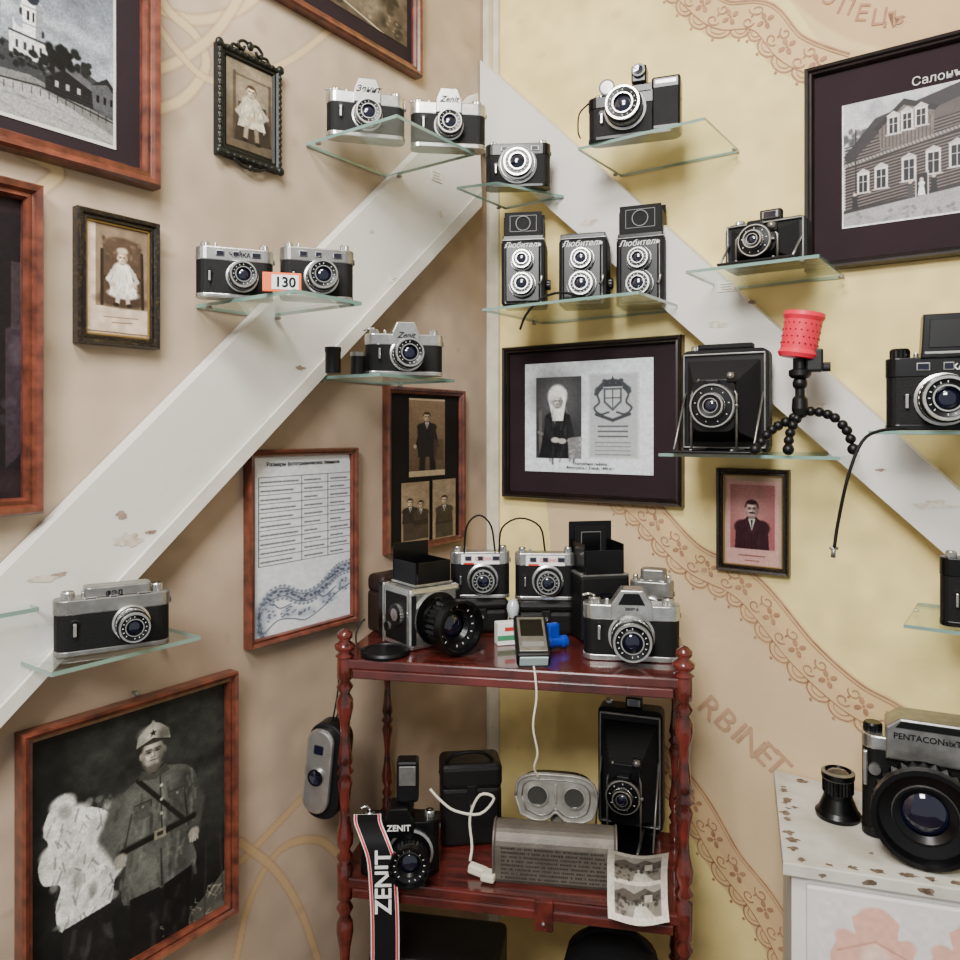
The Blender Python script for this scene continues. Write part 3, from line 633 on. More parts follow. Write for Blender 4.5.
def folds(c,x0,y0,x1,y1,base,n=16,r=3):
    for i in range(n):
        x=random.uniform(x0,x1); y=random.uniform(y0,y1); f=random.choice((.6,.72,1.25,1.4)); L=random.uniform(1,3)*r
        c.line([(x,y),(x+random.uniform(-.5,.5)*r,y+L)],r*.5,K(base,f),.45,1.)
def man(c,cx,cy,s,skin,coat,hair,shirt=(200,195,185),stache=False,arms=True):
    sh=2.0*s
    c.ell(cx-sh*.55,cy+s*2.3,s*1.1,s*.95,coat,.3); c.ell(cx+sh*.55,cy+s*2.3,s*1.1,s*.95,K(coat,.8),.3)
    c.poly([(cx-s*.5,cy+s*.9),(cx+s*.5,cy+s*.9),(cx+s*1.2,cy+s*1.55),(cx+sh*.98,cy+s*2.0),(cx+sh*1.08,cy+s*5.6),(cx-sh*1.08,cy+s*5.6),(cx-sh*.98,cy+s*2.0),(cx-s*1.2,cy+s*1.55)],coat)
    folds(c,cx-sh,cy+s*2,cx+sh,cy+s*5,coat,14,s*.5)
    c.ell(cx,cy+s*1.0,s*.42,s*.55,K(skin,.6),.3)
    c.poly([(cx-s*.45,cy+s*1.2),(cx+s*.45,cy+s*1.2),(cx,cy+s*2.7)],shirt); c.poly([(cx-s*.14,cy+s*1.35),(cx+s*.14,cy+s*1.35),(cx,cy+s*2.6)],(36,32,30))
    for e in(-1,1): c.line([(cx+e*s*.5,cy+s*1.2),(cx+e*s*.75,cy+s*1.9),(cx,cy+s*3.0)],s*.16,K(coat,1.5),.6,.9)
    c.line([(cx,cy+s*3.0),(cx,cy+s*5.4)],s*.1,K(coat,.5),.8)
    head(c,cx,cy,s,skin,hair,stache)
# P1 church
c=Cv(-60,-80,115,135,(108,114,122),1.8); c.grad((170,176,182),-60,60,.8); c.tex(.14,24)
for i in range(10): c.ell(random.uniform(-60,110),random.uniform(-60,25),40,6,(186,190,194),.9,.5)
c.poly([(-60,48),(-10,54),(35,66),(80,60),(115,74),(115,135),(-60,135)],(64,66,68))
c.poly([(-60,90),(20,84),(115,104),(115,135),(-60,135)],(120,120,118)); c.poly([(-60,100),(30,94),(115,122),(115,135),(-60,135)],(168,168,166),.8)
for k in range(26): x=random.uniform(-50,105); y=random.uniform(98,130); c.line([(x,y),(x+random.uniform(6,24),y+random.uniform(1,5))],1.2,(112,112,110),.6,.9)
for cx,cy,w,h in ((-20,20,24,44),(12,30,18,40),(33,42,10,26)):
    c.rect(cx-w/2,cy,cx+w/2,cy+h,(216,216,214)); c.rect(cx+w*.15,cy,cx+w/2,cy+h,(140,142,146)); c.ell(cx,cy,w*.45,w*.45,(150,155,165),.2); c.line([(cx,cy-w*.4),(cx,cy-w*.9)],1.6,(230,230,228)); c.ell(cx,cy-w*.5,2.5,4,(50,52,56),.3)
    for q in (-.22,.22): c.rect(cx+q*w-2,cy+h*.35,cx+q*w+2,cy+h*.7,(48,50,54))
c.poly([(12,10),(22,-4),(34,10),(32,44),(14,44)],(225,225,224)); c.poly([(26,4),(34,10),(32,44),(26,44)],(140,142,146)); c.ell(23,2,7,8,(44,48,58),.2); c.line([(23,-4),(23,-18)],1.5,(235,235,235)); c.rect(17,18,20,28,(40,40,44)); c.rect(23,18,25,28,(40,40,44)); c.line([(13,14),(33,14)],1.2,(120,122,126)); c.line([(13,32),(33,32)],1.2,(120,122,126))
c.poly([(0,44),(40,46),(40,70),(0,66)],(206,206,204)); c.line([(0,44),(40,46)],2.4,(60,62,66)); 
for x in (6,14,22,30): c.rect(x,52,x+3,60,(60,62,66))
c.poly([(36,80),(56,66),(88,74),(88,98),(36,94)],(34,34,36)); c.poly([(30,80),(56,56),(92,72),(88,79),(56,66)],(96,96,98)); c.poly([(86,70),(104,64),(115,78),(115,102),(88,96)],(88,90,92)); c.poly([(84,72),(104,58),(115,70),(115,77),(104,65)],(40,40,42))
for y in (84,88,92): c.line([(37,y-2),(88,y+3)],.8,(58,58,60),.8)
c.dots(-60,58,44,78,80,4,(34,36,36)); c.dots(40,42,72,64,46,5,(28,30,30)); c.dots(70,50,84,64,20,4,(40,42,42)); c.line([(57,74),(56,52)],1.6,(30,30,30))
for x in (46,58,70): c.rect(x,80,x+4,87,(160,160,158))
for x in (92,100,108): c.rect(x,80,x+3,88,(24,24,26))
c.line([(-60,100),(30,92),(112,106)],1.6,(40,40,40))
for x in range(-50,110,9): c.line([(x,95+abs(x-30)*.08),(x,102+abs(x-30)*.08)],.9,(50,50,50))
c.blur(1); c.tex(.10,3); c.tex(.06,1.5); c.line([(113,-80),(113,133)],3,(214,210,202)); c.line([(-60,133),(115,133)],4,(214,210,202))
framed('large reddish-brown framed church town photograph in dark mat at top left','L',-75,161,-170,-60,124,189,.022,FRD,MATB,[(c.gam(1.2),'photograph',(-60,-80,113,125))],.024)
# P2: window reflections on the glazing painted into the dark picture's colours
c=Cv(-60,190,30,500,(34,24,28),1); c.tex(.2,14); c.rect(-40,215,24,470,(24,19,22)); c.poly([(2,330),(24,322),(24,450),(2,470)],(48,38,46)); c.rect(8,262,20,330,(56,47,49),.8); c.ell(14,352,8,14,(70,60,66),.6,.7); c.dots(-20,380,24,440,18,6,(58,50,58),.5); c.rect(18,232,22,300,(80,72,72),.7); c.tex(.12,3)
framed('reddish-brown framed dark picture with painted-in window reflections cut off at the left edge','L',-75,44,152,190,530,508,.020,FRD,MATB,[(c,'photograph',(-60,185,28,500))],.024)
# P3
c=Cv(285,-120,408,25,(80,70,58),1.4); c.tex(.2,10); c.dots(290,-30,400,22,50,5,(52,46,38)); c.ell(352,-2,26,20,(106,96,80),.5); c.dots(300,0,400,20,26,2,(114,104,86)); c.photo(1); c.line([(286,-10),(290,5),(398,30)],1.5,(180,170,150))
framed('reddish-brown framed brown photograph cut off by the top edge','L',250,422,-165,-95,2,60,.018,FRD,MATB,[(c,'photograph',(290,-120,404,14))],.02)
# P4 ornate small
c=Cv(224,45,274,150,(116,104,86),3); c.grad((62,54,44),45,150,.7); c.ell(250,80,22,34,(144,132,110),.8,.6)
c.line([(232,70),(232,140)],3,(60,50,40),.7); c.line([(232,72),(268,72)],2.4,(60,50,40),.6); c.line([(268,72),(268,138)],3,(54,45,36),.7)
c.poly([(236,100),(264,98),(270,140),(232,142)],(48,41,34)); c.ell(250,120,17,12,(44,38,32),.4)
dr=(194,184,164); c.poly([(242,94),(256,94),(264,124),(235,126)],dr); c.ell(249,98,9,8,dr,.3); folds(c,236,98,262,122,dr,30,3)
c.line([(242,99),(235,111),(240,116)],4,K(dr,.92),1,.8); c.line([(257,99),(265,108),(258,114)],4,K(dr,.8),1,.8); c.ell(249,115,5,3,(180,160,135),.5)
c.line([(244,125),(243,137)],4.2,(146,132,112),1,.8); c.line([(254,125),(255,138)],4.2,(124,110,90),1,.8); c.ell(242,139,3.4,2.2,(30,24,20),.4); c.ell(256,140,3.4,2.2,(30,24,20),.4)
head(c,249,86,6.2,(200,184,158),(62,48,36)); c.rect(224,143,274,150,(86,74,58),.7); c.photo(1,.05)
MTD=M('dark_cast_metal',(30,32,30),.4,.5,var=.3,scale=80)
def ornate(t,W,H,ac):
    mt=MTD; b=B()
    for sx in(-1,1):
        for i in range(17): b.ball(mt,(sx*(W/2-.003),-.012,-H/2+H*(i+.5)/17),.0038,8,None,(1,.8,1.2))
    for sz in(-1,1):
        for i in range(10): b.ball(mt,(-W/2+W*(i+.5)/10,-.012,sz*(H/2-.003)),.0038,8,None,(1.2,.8,1))
    for sx in(-1,1):
        for sz in(-1,1): b.ball(mt,(sx*(W/2-.002),-.012,sz*(H/2-.002)),.007,10,None,(1,.7,1))
    b.obj('beading',t); b=B()
    for sx in(-1,1):
        b.tube(mt,[(0,-.01,H/2+.014),(sx*.012,-.01,H/2+.018),(sx*.022,-.01,H/2+.010),(sx*.014,-.01,H/2+.004),(sx*.010,-.01,H/2+.010)],.0024,7); b.tube(mt,[(sx*.018,-.01,H/2+.004),(sx*.030,-.01,H/2+.006),(sx*.036,-.01,H/2-.002)],.0024,7)
    b.ball(mt,(0,-.01,H/2+.014),.006,10,None,(1,.6,1.2)); b.obj('crest',t); b=B()
    for sx in(-1,1): b.tube(mt,[(0,-.01,-H/2-.008),(sx*.014,-.01,-H/2-.008),(sx*.03,-.01,-H/2+.0)],.0024,7)
    b.ball(mt,(0,-.01,-H/2-.007),.005,10); b.obj('bottom_crest',t)
framed('small ornate cast-metal frame with child photograph near top of left wall','L',213,281,42,66,152,172,.014,MTD,MTD,[(c,'photograph',(223,56,272,153))],.014,extra=ornate)
# P5 child
c=Cv(84,222,150,334,(202,182,158),3); c.rect(92,230,144,310,(128,108,88))
c.poly([(99,250),(137,248),(139,300),(97,302)],(76,60,48)); c.ell(118,250,19,9,(76,60,48),.3); c.dots(99,244,137,264,30,3,(96,78,62)); c.ell(118,303,26,7,(68,54,43),.5); c.line([(98,256),(98,308)],3,(44,34,27)); c.line([(138,254),(139,308)],3,(44,34,27)); c.line([(99,282),(108,280)],3,(52,40,32)); c.line([(130,280),(138,280)],3,(52,40,32))
dr=(230,222,210); c.poly([(111,268),(125,268),(133,296),(105,298)],dr); c.ell(118,272,9,7,dr,.3); c.ell(119,296,15,5,dr,.4); folds(c,105,272,133,294,dr,34,3)
c.line([(110,273),(104,283),(109,288)],4,K(dr,.9),1,.8); c.line([(127,272),(133,282),(128,287)],4,K(dr,.8),1,.8); c.ell(109,288,2.4,2.2,(204,180,156),.4); c.ell(129,287,2.4,2.2,(204,180,156),.4)
c.line([(114,298),(113,306)],4,(210,194,178),1,.8); c.line([(123,298),(124,306)],4,(190,174,158),1,.8); c.ell(112,307,3,2,(36,28,24),.4); c.ell(125,307,3,2,(36,28,24),.4)
head(c,118,261,6.2,(222,198,172),(130,106,82)); c.ell(118,254,5.4,3,(222,208,188),.5,.8); c.blur(1); c.line([(100,320),(134,319)],1,(130,100,76)); c.line([(108,325),(128,324)],1,(130,100,76)); c.tex(.06,2); c.tex(.10,20)
framed('small black and gilt frame with sepia photograph of child in white dress','L',72,160,207,221,347,345,.013,FBK,MATG,[(c,'photograph',(84,219,150,333))],.016,inner=M('gilt_bead',(140,112,64),.35,.5))
# P6 table sheet
c=Cv(254,456,349,638,(212,215,218),3.0)
for i in range(11):
    y=470+i*9.0; c.line([(257,y),(348,y-.6)],.8,(70,72,78),.95)
for x in (257,296,322,348): c.line([(x,470),(x,560)],.8,(70,72,78),.95)
for i in range(10):
    y=475+i*9.0
    for x0_,x1_ in ((259,292),(299,317),(325,343)):
        x=x0_
        while x<x1_-random.uniform(0,8):
            w=random.uniform(1.5,4); c.line([(x,y),(x+w,y)],1.7,(74,76,84),.85,.9); x+=w+1.6
S1_=[(261,634),(257,618),(259,604),(268,592),(280,590),(292,598),(304,600),(316,594),(326,584),(334,578),(345,576)]
for p,w in ((S1_,9),):
    q=[(v.x,v.y) for v in smoothp([(a,b_,0) for a,b_ in p],6)]; c.band(q,w+4,(180,184,192),1,.6); c.band(q,w,(150,157,170),1,.5); c.band([(x,y-w*.45) for x,y in q],.9,(74,80,94),.9); c.band([(x,y+w*.45) for x,y in q],.9,(74,80,94),.9)
    for i,(x,y) in enumerate(q):
        c.ell(x+random.uniform(-1,1),y+random.uniform(-2.5,2.5),1.5,1.2,(70,76,90),.6,.9); c.ell(x,y+(w*.75 if i%2 else -w*.75),1.4,1.4,(100,108,124),.6,.8)
for x,y,rx,ry in ((266,608,6,9),(284,612,7,6),(300,616,9,5),(322,606,9,7),(338,594,7,8)):
    c.ell(x,y,rx,ry,(168,175,187),.6,.9)
    for k in range(12): a=random.uniform(0,6.28); r_=random.uniform(.2,1); c.ell(x+rx*r_*math.cos(a),y+ry*r_*math.sin(a),1.2,1,(86,94,110),.6,.8)
for p in ([(262,628),(274,618),(288,620),(300,624),(316,616),(330,604),(345,596)],[(270,600),(276,606),(286,604)],[(310,596),(318,604),(330,596)]): c.band([(v.x,v.y) for v in smoothp([(a,b_,0) for a,b_ in p],6)],1.3,(84,92,108),.9)
c.blur(1); c.tex(.04,9)
def ttl(t,W,H,ac): text('Размеры фотографических бланков',.0088,KM,t,(0,-.0074,H/2-.026))
framed('reddish wood framed white sheet with printed table and blue ornament','L',243,358,452,446,648,624,.012,FRD,PAP,[(c,'printed_sheet',(252,462,350,632))],.018,extra=ttl)
# P7 three portraits
c1=Cv(405,398,442,478,(124,102,76),4); c1.grad((60,45,32),430,478,.6); c1.poly([(416,425),(431,425),(436,448),(411,448)],(34,28,24)); c1.line([(419,446),(418,470)],6,(36,30,25)); c1.line([(428,446),(429,470)],6,(30,25,21)); c1.poly([(413,440),(434,440),(433,458),(414,458)],(38,32,28)); man(c1,423,417,4.6,(192,168,136),(38,32,28),(46,34,26)); c1.ell(411,447,1.6,2,(190,166,136),.4); c1.rect(430,440,440,462,(78,61,45),.7)
c1.blur(1); c1.rect(405,398,442,400,(180,160,130)); c1.rect(405,472,442,478,(176,156,124)); c1.tex(.08,4)
c2=Cv(398,480,427,544,(144,124,96),4); man(c2,407,501,3.8,(200,176,146),(42,36,30),(46,34,26)); man(c2,418,504,3.8,(200,176,146),(58,49,40),(38,30,24)); c2.rect(400,520,426,540,(42,35,29),.8); c2.photo(1,.05)
c3=Cv(428,478,452,540,(144,126,100),4); man(c3,440,499,4.2,(204,182,150),(60,51,41),(46,34,26)); c3.rect(431,520,449,536,(46,39,32),.8); c3.photo(1,.05)
framed('narrow reddish wood frame with three old sepia portraits in black mat','L',382,465,386,390,556,541,.013,FRD,M('black_mat_board',(22,17,15),.7,spec=.2),[(c1,'upper_photograph',(406,399,442,476)),(c2,'lower_photograph',(398,482,426,543)),(c3,'lower_photograph',(429,479,452,540))],.016)
# P8 large portrait
c=Cv(30,684,230,958,(30,32,30),2.0); c.ell(150,770,90,110,(66,68,64),1.,.6); c.grad((14,14,14),870,958,.6); c.tex(.28,44); c.tex(.14,16)
c.poly([(140,958),(200,925),(230,900),(230,958)],(112,110,100),.7)
for k in range(30): x=random.uniform(150,228); y=random.uniform(915,955); c.line([(x,y),(x+random.uniform(-8,8),y+random.uniform(-5,5)),(x+random.uniform(-8,8),y+6)],1.2,(168,164,150),.6)
wl=(222,222,217)
pf=[(60,752),(66,770),(84,776),(98,788),(102,806),(112,826),(114,846),(104,858),(100,880),(86,886),(58,886),(52,862),(56,840),(42,832),(38,812),(46,796),(42,784),(46,766)]
c.poly([(v.x,v.y) for v in smoothp([(a,b_,0) for a,b_ in pf+pf[:1]],5)],wl)
for x,y,r in ((58,762,11),(50,778,8),(66,780,16),(88,800,16),(98,846,14),(50,806,11)): c.ell(x,y,r,r*.85,wl,.4)
c.dots(46,764,106,884,70,5,(206,206,202),.4)
for k in range(60):
    x=random.uniform(48,104); y=random.uniform(770,880); c.line([(x,y),(x+random.uniform(-5,5),y+random.uniform(3,12))],random.uniform(.7,1.8),(100,102,98),.6,.9)
c.ell(60,770,5,6,(140,140,137),.8,.6); c.ell(70,842,5,9,(120,122,118),.8,.6); c.ell(84,858,4,8,(110,112,108),.8,.6)
c.poly([(58,884),(100,880),(106,945),(98,958),(58,958)],(36,36,35)); folds(c,60,886,100,950,(64,64,62),24,8)
u=(96,98,92)
c.poly([(v.x,v.y) for v in smoothp([(a,b_,0) for a,b_ in ((126,766),(142,760),(160,764),(178,772),(187,790),(186,830),(180,848),(186,884),(150,892),(112,890),(114,850),(108,830),(100,806),(106,780),(126,766))],5)],u)
c.line([(108,782),(97,812),(108,836)],16,K(u,.95),1,.6); c.line([(178,784),(189,815),(184,844)],14,K(u,.75),1,.6)
c.ell(140,800,22,30,K(u,1.25),1.,.5); c.ell(172,810,12,34,K(u,.6),1.,.6); c.ell(132,866,14,20,K(u,1.15),1.,.5); c.ell(172,868,10,22,K(u,.55),1.,.6)
folds(c,104,776,186,886,u,90,6); c.line([(149,850),(150,890)],2,K(u,.4),.8,.9); c.line([(120,800),(112,836)],1.6,K(u,.4),.7,.9); c.line([(174,800),(178,838)],2,K(u,.4),.8,.9)
c.poly([(118,888),(148,890),(148,958),(120,958)],(28,28,27)); c.poly([(152,890),(182,884),(178,958),(152,958)],(22,22,21)); folds(c,120,890,178,950,(46,46,44),26,9)
c.line([(112,835),(183,830)],7.5,(30,27,24),1,.4); c.line([(112,832),(183,827)],1,(96,92,86),.6); c.rect(142,828,154,838,(150,146,130)); c.rect(145,831,151,835,(50,46,40)); c.line([(126,768),(172,828)],4.5,(34,30,27),.95,.5); c.line([(148,768),(150,828)],1.2,K(u,.4),.9)
for y in (782,797,812): c.ell(149.5,y,1.7,1.7,(186,182,168),.5)
for x0_,x1_ in ((122,139),(158,174)): c.rect(x0_,793,x1_,810,K(u,.85),.6); c.line([(x0_,793),(x1_,793),(x1_,800)],1,K(u,.4),.8); c.ell((x0_+x1_)/2,797,1.3,1.3,(160,156,142),.5)
for hx,hy in ((109,842),(184,850)):
    c.ell(hx,hy,6,6.5,(170,166,154),.4)
    for k in range(4): c.line([(hx-4+k*2.6,hy+2),(hx-3.6+k*2.6,hy+9-abs(k-1.5))],2.1,(164,160,148),1,.7)
c.poly([(130,757),(153,757),(158,768),(143,773),(126,768)],(78,80,74)); c.line([(130,758),(142,766),(154,758)],1.5,(40,40,37),.9)
c.ell(141,758,8,7,(104,100,92),.4); head(c,141,743,15.5,(190,186,174),(50,48,44))
cp=[(124,735),(126,723),(134,715),(141,711),(149,715),(157,723),(159,735),(141,729)]
c.poly(cp,(170,168,158)); c.ell(136,722,9,7,(204,202,192),.9,.8); c.ell(152,727,6,7,(104,102,94),.8,.8); c.poly([(123,736),(141,729),(160,736),(150,734),(141,733.5),(132,734)],(60,58,53)); c.line([(124,735),(141,729),(159,735)],1.4,(44,42,38)); c.line([(141,711),(141,716)],3,(160,158,148))
for k in range(5): a=R(-90+72*k); c.poly([(141+4.2*math.cos(a),723+4.2*math.sin(a)),(141+1.8*math.cos(a+.63),723+1.8*math.sin(a+.63)),(141,723),(141+1.8*math.cos(a-.63),723+1.8*math.sin(a-.63))],(50,46,42))
c.line([(198,868),(196,950)],2.5,(60,58,54),.6); c.line([(214,866),(218,944)],2.5,(60,58,54),.6); c.photo(1,.07)
framed('large reddish wood framed black-and-white portrait of uniformed person at lower left','L',14,238,740,670,1012,940,.014,FRD,MATB,[(c.gam(1.12),'photograph',(25,702,230,965))],.024)
c0=B(); a_,z_=wz('L',133,692); nl=thing('nail','dark nail in the wall above the uniformed portrait','nail',wp(a_,.001,z_),THL); c0.lathe([(.002,0),(.002,.008),(.004,.009),(.003,.011),(.0001,.0115)],YA,10,SD); c0.obj('head',nl)
# P9
c=Cv(526,360,655,473,(208,214,217),2.6)
c.rect(538,375,586,459,(48,48,50)); c.ell(560,396,24,26,(88,88,89),1.,.7); c.line([(543,410),(543,456)],3,(90,86,82),.9); c.line([(541,432),(552,436)],3,(100,96,92),.9)
c.poly([(549,414),(574,414),(578,436),(586,442),(584,459),(541,459),(546,436)],(22,22,24)); c.ell(561,418,13,8,(24,24,26),.3); folds(c,546,418,580,456,(46,46,48),34,4)
c.ell(561,395,10,12,(224,224,220),.25); c.poly([(552,400),(570,400),(567,420),(556,420)],(216,216,212)); folds(c,553,388,570,416,(198,198,195),16,3); head(c,561,400,6.8,(186,180,172),(210,210,206)); c.ell(561,391.5,7,3.6,(222,222,218),.4)
c.line([(550,420),(552,434),(560,440)],5,(34,34,36),1,.7); c.line([(573,420),(576,434),(566,441)],5,(30,30,32),1,.7); c.ell(559,440,4.5,2.8,(176,172,166),.4); c.ell(566,441,4.5,2.8,(162,158,152),.4); c.poly([(572,438),(586,436),(586,459),(573,459)],(112,112,113)); c.dots(573,438,585,458,20,2.4,(142,142,142)); c.tex(.05,8)
c.rect(593,373,642,458,(184,187,189)); c.rect(595,375,640,456,(164,167,169))
for q in range(200,341,9): c.ell(617+17*math.cos(R(q)),400+19*math.sin(R(q)),2.4,2.0,(46,48,52),.6,.85)
c.poly([(608,388),(626,388),(626,402),(617,411),(608,402)],(76,79,83)); c.poly([(610,390),(624,390),(624,401),(617,408),(610,401)],(168,170,172)); c.line([(617,390),(617,407)],1,(50,52,56)); c.line([(610,398),(624,398)],1,(50,52,56))
for e in(-1,1):
    c.band([(v.x,v.y) for v in smoothp([(617+e*a,b_,0) for a,b_ in ((10,388),(15,394),(13,402),(18,408),(12,414),(4,412))],5)],2,(52,54,58),.9); c.ell(617+e*15,390,2.6,3.4,(60,62,66),.5,.8); c.ell(617+e*8,381,2.4,2,(60,62,66),.5)
c.poly([(608,387),(610,379),(614,384),(617,376),(620,384),(624,379),(626,387)],(50,52,56)); c.line([(601,414),(617,420),(633,414)],3.2,(58,60,64))
for y in (426,431,436): c.line([(603,y),(631,y)],1.6,(56,58,62),.8,.9)
for y in range(442,455,4): c.line([(600,y),(634,y)],1,(100,102,104),.8)
c.blur(1); c.tex(.05,4)
def t9(t,W,H,ac):
    u=(ray('R',592)[0]-ac)
    for s_,zz in (('Портретная съёмка',.0),('Фотографъ г. Елецъ, 1890-е г.',-.0085)): text(s_,.0078,KM,t,(u,-.0078,wz('R',592,465)[1]-t.location.z+zz))
framed('wide dark frame on right wall with portrait and crest on white sheet','R',502,685,346,336,494,511,.014,FDK,MATP,[(c,'printed_sheet',(527,361,655,473))],.02,extra=t9)
# P10 log house
c=Cv(842,70,1010,235,(186,186,189),2.4); c.dots(842,75,960,110,20,8,(168,168,174),.5)
c.dots(842,104,872,150,40,5,(84,84,86),.8)
c.poly([(846,232),(846,150),(862,128),(880,112),(955,90),(1010,80),(1010,235)],(84,73,70))
for y in range(120,244,4): c.line([(846,y+8),(1010,y-16)],1.7,(26,21,21),.9); c.line([(846,y+9.8),(1010,y-14.2)],.9,(140,128,122),.6)
c.poly([(844,140),(880,96),(1010,62),(1010,78),(882,118),(850,152)],(42,37,39)); c.poly([(884,106),(912,84),(944,98),(944,132),(886,140)],(104,94,89)); c.poly([(878,110),(912,78),(950,96),(945,101),(912,86),(884,113)],(24,20,22))
for x in range(888,942,4): c.line([(x,106),(x,136)],1.,(52,45,43),.9)
for x,y,w,h in ((896,100,9,20),(911,98,9,20),(926,96,9,20),(862,168,9,22),(882,164,10,24),(912,158,11,26),(938,154,11,26),(962,150,12,26),(984,146,12,26)):
    c.rect(x-2.4,y-3,x+w+2.4,y+h+1.6,(206,201,196)); c.rect(x,y,x+w,y+h,(24,21,26)); c.line([(x+w/2,y),(x+w/2,y+h)],1.1,(200,196,192)); c.line([(x,y+h*.4),(x+w,y+h*.4)],.9,(200,196,192)); c.poly([(x-4,y-3),(x+w/2,y-9),(x+w+4,y-3)],(186,182,178)); c.line([(x-4,y+h+1.6),(x+w+4,y+h+1.6)],1.6,(186,182,178))
c.line([(846,152),(1010,120)],4,(146,138,132)); c.line([(846,156),(1010,124)],1.8,(32,27,26))
for x in range(848,1010,4): c.line([(x,150-(x-846)*.195),(x+2,154-(x-846)*.195)],1,(66,58,55),.9)
c.poly([(842,214),(1010,196),(1010,235),(842,235)],(154,152,152)); c.line([(842,214),(1010,196)],4,(46,41,40)); c.dots(842,218,1010,234,50,3,(124,122,122),.6)
c.rect(926,178,937,206,(22,19,20)); c.line([(925,177),(925,207)],1.4,(180,174,168)); c.line([(938,176),(938,206)],1.4,(180,174,168))
for x,y,cc in ((857,192,28),(944,184,24),(931,186,222),(919,187,60)): c.ell(x,y,2.2,2.8,(196,176,164),.4); c.poly([(x-2,y+2.5),(x+2,y+2.5),(x+4,y+20),(x-4,y+20)],(cc,cc,cc)); c.ell(x,y+5,3.6,3,(cc,cc,cc),.4)
c.line([(858,106),(858,190)],1.4,(34,30,32)); c.blur(1); c.line([(843,71),(843,235)],1.6,(225,225,223)); c.line([(842,234),(1010,234)],2.5,(225,225,223)); c.tex(.08,3); c.tex(.06,20)
def t10(t,W,H,ac):
    text('Салонъ',.019,M('cream_ink',(196,192,184),.6),t,(ray('R',912)[0]-ac,-.0075,wz('R',914,88)[1]-t.location.z),align='LEFT')
framed('dark framed old photograph of two-storey log house at upper right','R',804,1030,72,8,271,247,.014,FDK,MATP,[(c.gam(1.1),'photograph',(843,90,1000,219))],.022,extra=t10)
# P11
c=Cv(727,478,780,566,(196,148,140),3); c.rect(731,482,776,548,(150,86,86)); c.ell(750,503,20,24,(200,154,146),1.,.7); man(c,753,507,8.2,(226,192,180),(48,20,27),(56,27,29),stache=True); c.rect(727,548,780,566,(198,154,144)); c.blur(1); c.line([(740,555),(766,555)],1.4,(130,80,74)); c.line([(746,560),(760,560)],1.1,(130,80,74)); c.tex(.06,4)
framed('small black beaded frame with rosy portrait of moustached person on right wall','R',716,791,467,471,569,578,.012,FBK,MATG,[(c,'photograph',(728,481,780,566))],.016,inner=M('gilt_bead',(140,112,64),.35,.5))
# ================================================================ ETAGERE
ET=thing('wooden_shelf_stand','red-brown varnished open shelf stand with turned posts in the corner','shelf stand',(.0606,1.248,0),-10.8)
EW,ED=.506,.215
zt,zm,zb_=1.15,.816,.42
def board(z,th=.016):
    b=B(); b.poly(MAH,rrect(EW+.022,ED+.016,.006,3),z-th,z,'xy',.003); b.obj('shelf_board',ET)
    b=B(); b.box(MAH,(0,-ED/2-.006,z-th-.006),(EW-.03,.008,.014),.002); b.obj('rail',ET)
board(zt); board(zm); board(zb_); board(.12)
def sect(z0,z1,r):
    pr=[(0,1.15),(.05,1.15),(.06,.7),(.09,1.25),(.12,.7),(.15,1.2),(.19,1.25),(.26,.8),(.32,.65),(.40,.9),(.45,1.2),(.48,.8),(.5,1.35),(.52,.8),(.55,1.2),(.60,.9),(.68,.65),(.74,.8),(.81,1.25),(.85,1.2),(.88,.7),(.91,1.25),(.94,.7),(.95,1.15),(1,1.15)]
    return [(r*k,z0+(z1-z0)*f) for f,k in pr]
for sx in(-1,1):
    for sy in(-1,1):
        r=.0105 if sy<0 else .008; b=B()
        pr=[(.0001,0)]+sect(0,.104,r)+sect(.12,zb_-.016,r)+sect(zb_,zm-.016,r)+sect(zm,zt-.016,r)+[(r*1.1,zt)]
        b.lathe(pr,None,18,MAHP,True); o=b.obj('post',ET,(sx*EW/2,sy*ED/2,0))
        if sy<0:
            b=B(); b.lathe([(r*1.1,zt),(r*1.4,zt+.003),(r*.8,zt+.008),(r*1.45,zt+.014),(r*1.5,zt+.020),(r*.7,zt+.026),(r*1.15,zt+.032),(r*1.1,zt+.038),(r*.5,zt+.043),(.0001,zt+.045)],None,18,MAHP,True); b.obj('finial',o)
b=B(); b.box(MAHP,(.055,-ED/2-.012,zm-.02),(.028,.006,.045),.002); b.ball(SD,(.055,-ED/2-.016,zm-.03),.003,8); b.obj('latch',ET)
zT=zt+.0005; zM=zm+.0005
# --- top of stand
t=thing('medium_format_camera','silver-trimmed square camera with open hood and large black lens on stand','camera',pos(422,1.275,zT),38)
bw,bh=.100,.098
b=B(); b.box(SI,(0,0,bh/2),(bw,.082,bh),.007,seg=3); b.obj('body',t)
for sx in(-1,1):
    b=B(); b.box(LE,(sx*(bw/2+.0002),0,bh*.5),(.002,.062,bh*.78),.001); b.obj('side_leather',t)
for sx in(-1,1):
    b=B(); b.box(LE,(sx*.043,-.0414,bh*.5),(.009,.002,bh*.8),.001); b.obj('front_leather',t)
b=B(); b.box(KM,(0,.054,bh*.5),(.09,.026,bh*.94),.004); b.box(SI,(0,.041,bh*.5),(bw*1.01,.003,bh),.001); b.obj('film_back',t)
b=B(); b.lathe([(.042,0,SI),(.042,.005,SI),(.034,.006,KM)],at(0,-.041,.048,YA),30); b.obj('lens_mount',t)
lens(t,(0,-.044,.045),.042,.066,'b')
b=B()
for q in ((0,-.034,bh+.022,.06,.002,.035),(0,.034,bh+.034,.07,.002,.060),(-.033,0,bh+.02,.002,.066,.038),(.033,0,bh+.02,.002,.066,.038)): b.box(KM,q[:3],q[3:],.0008)
b.box(SI,(0,0,bh+.003),(.074,.072,.004),.001); b.obj('finder_hood',t)
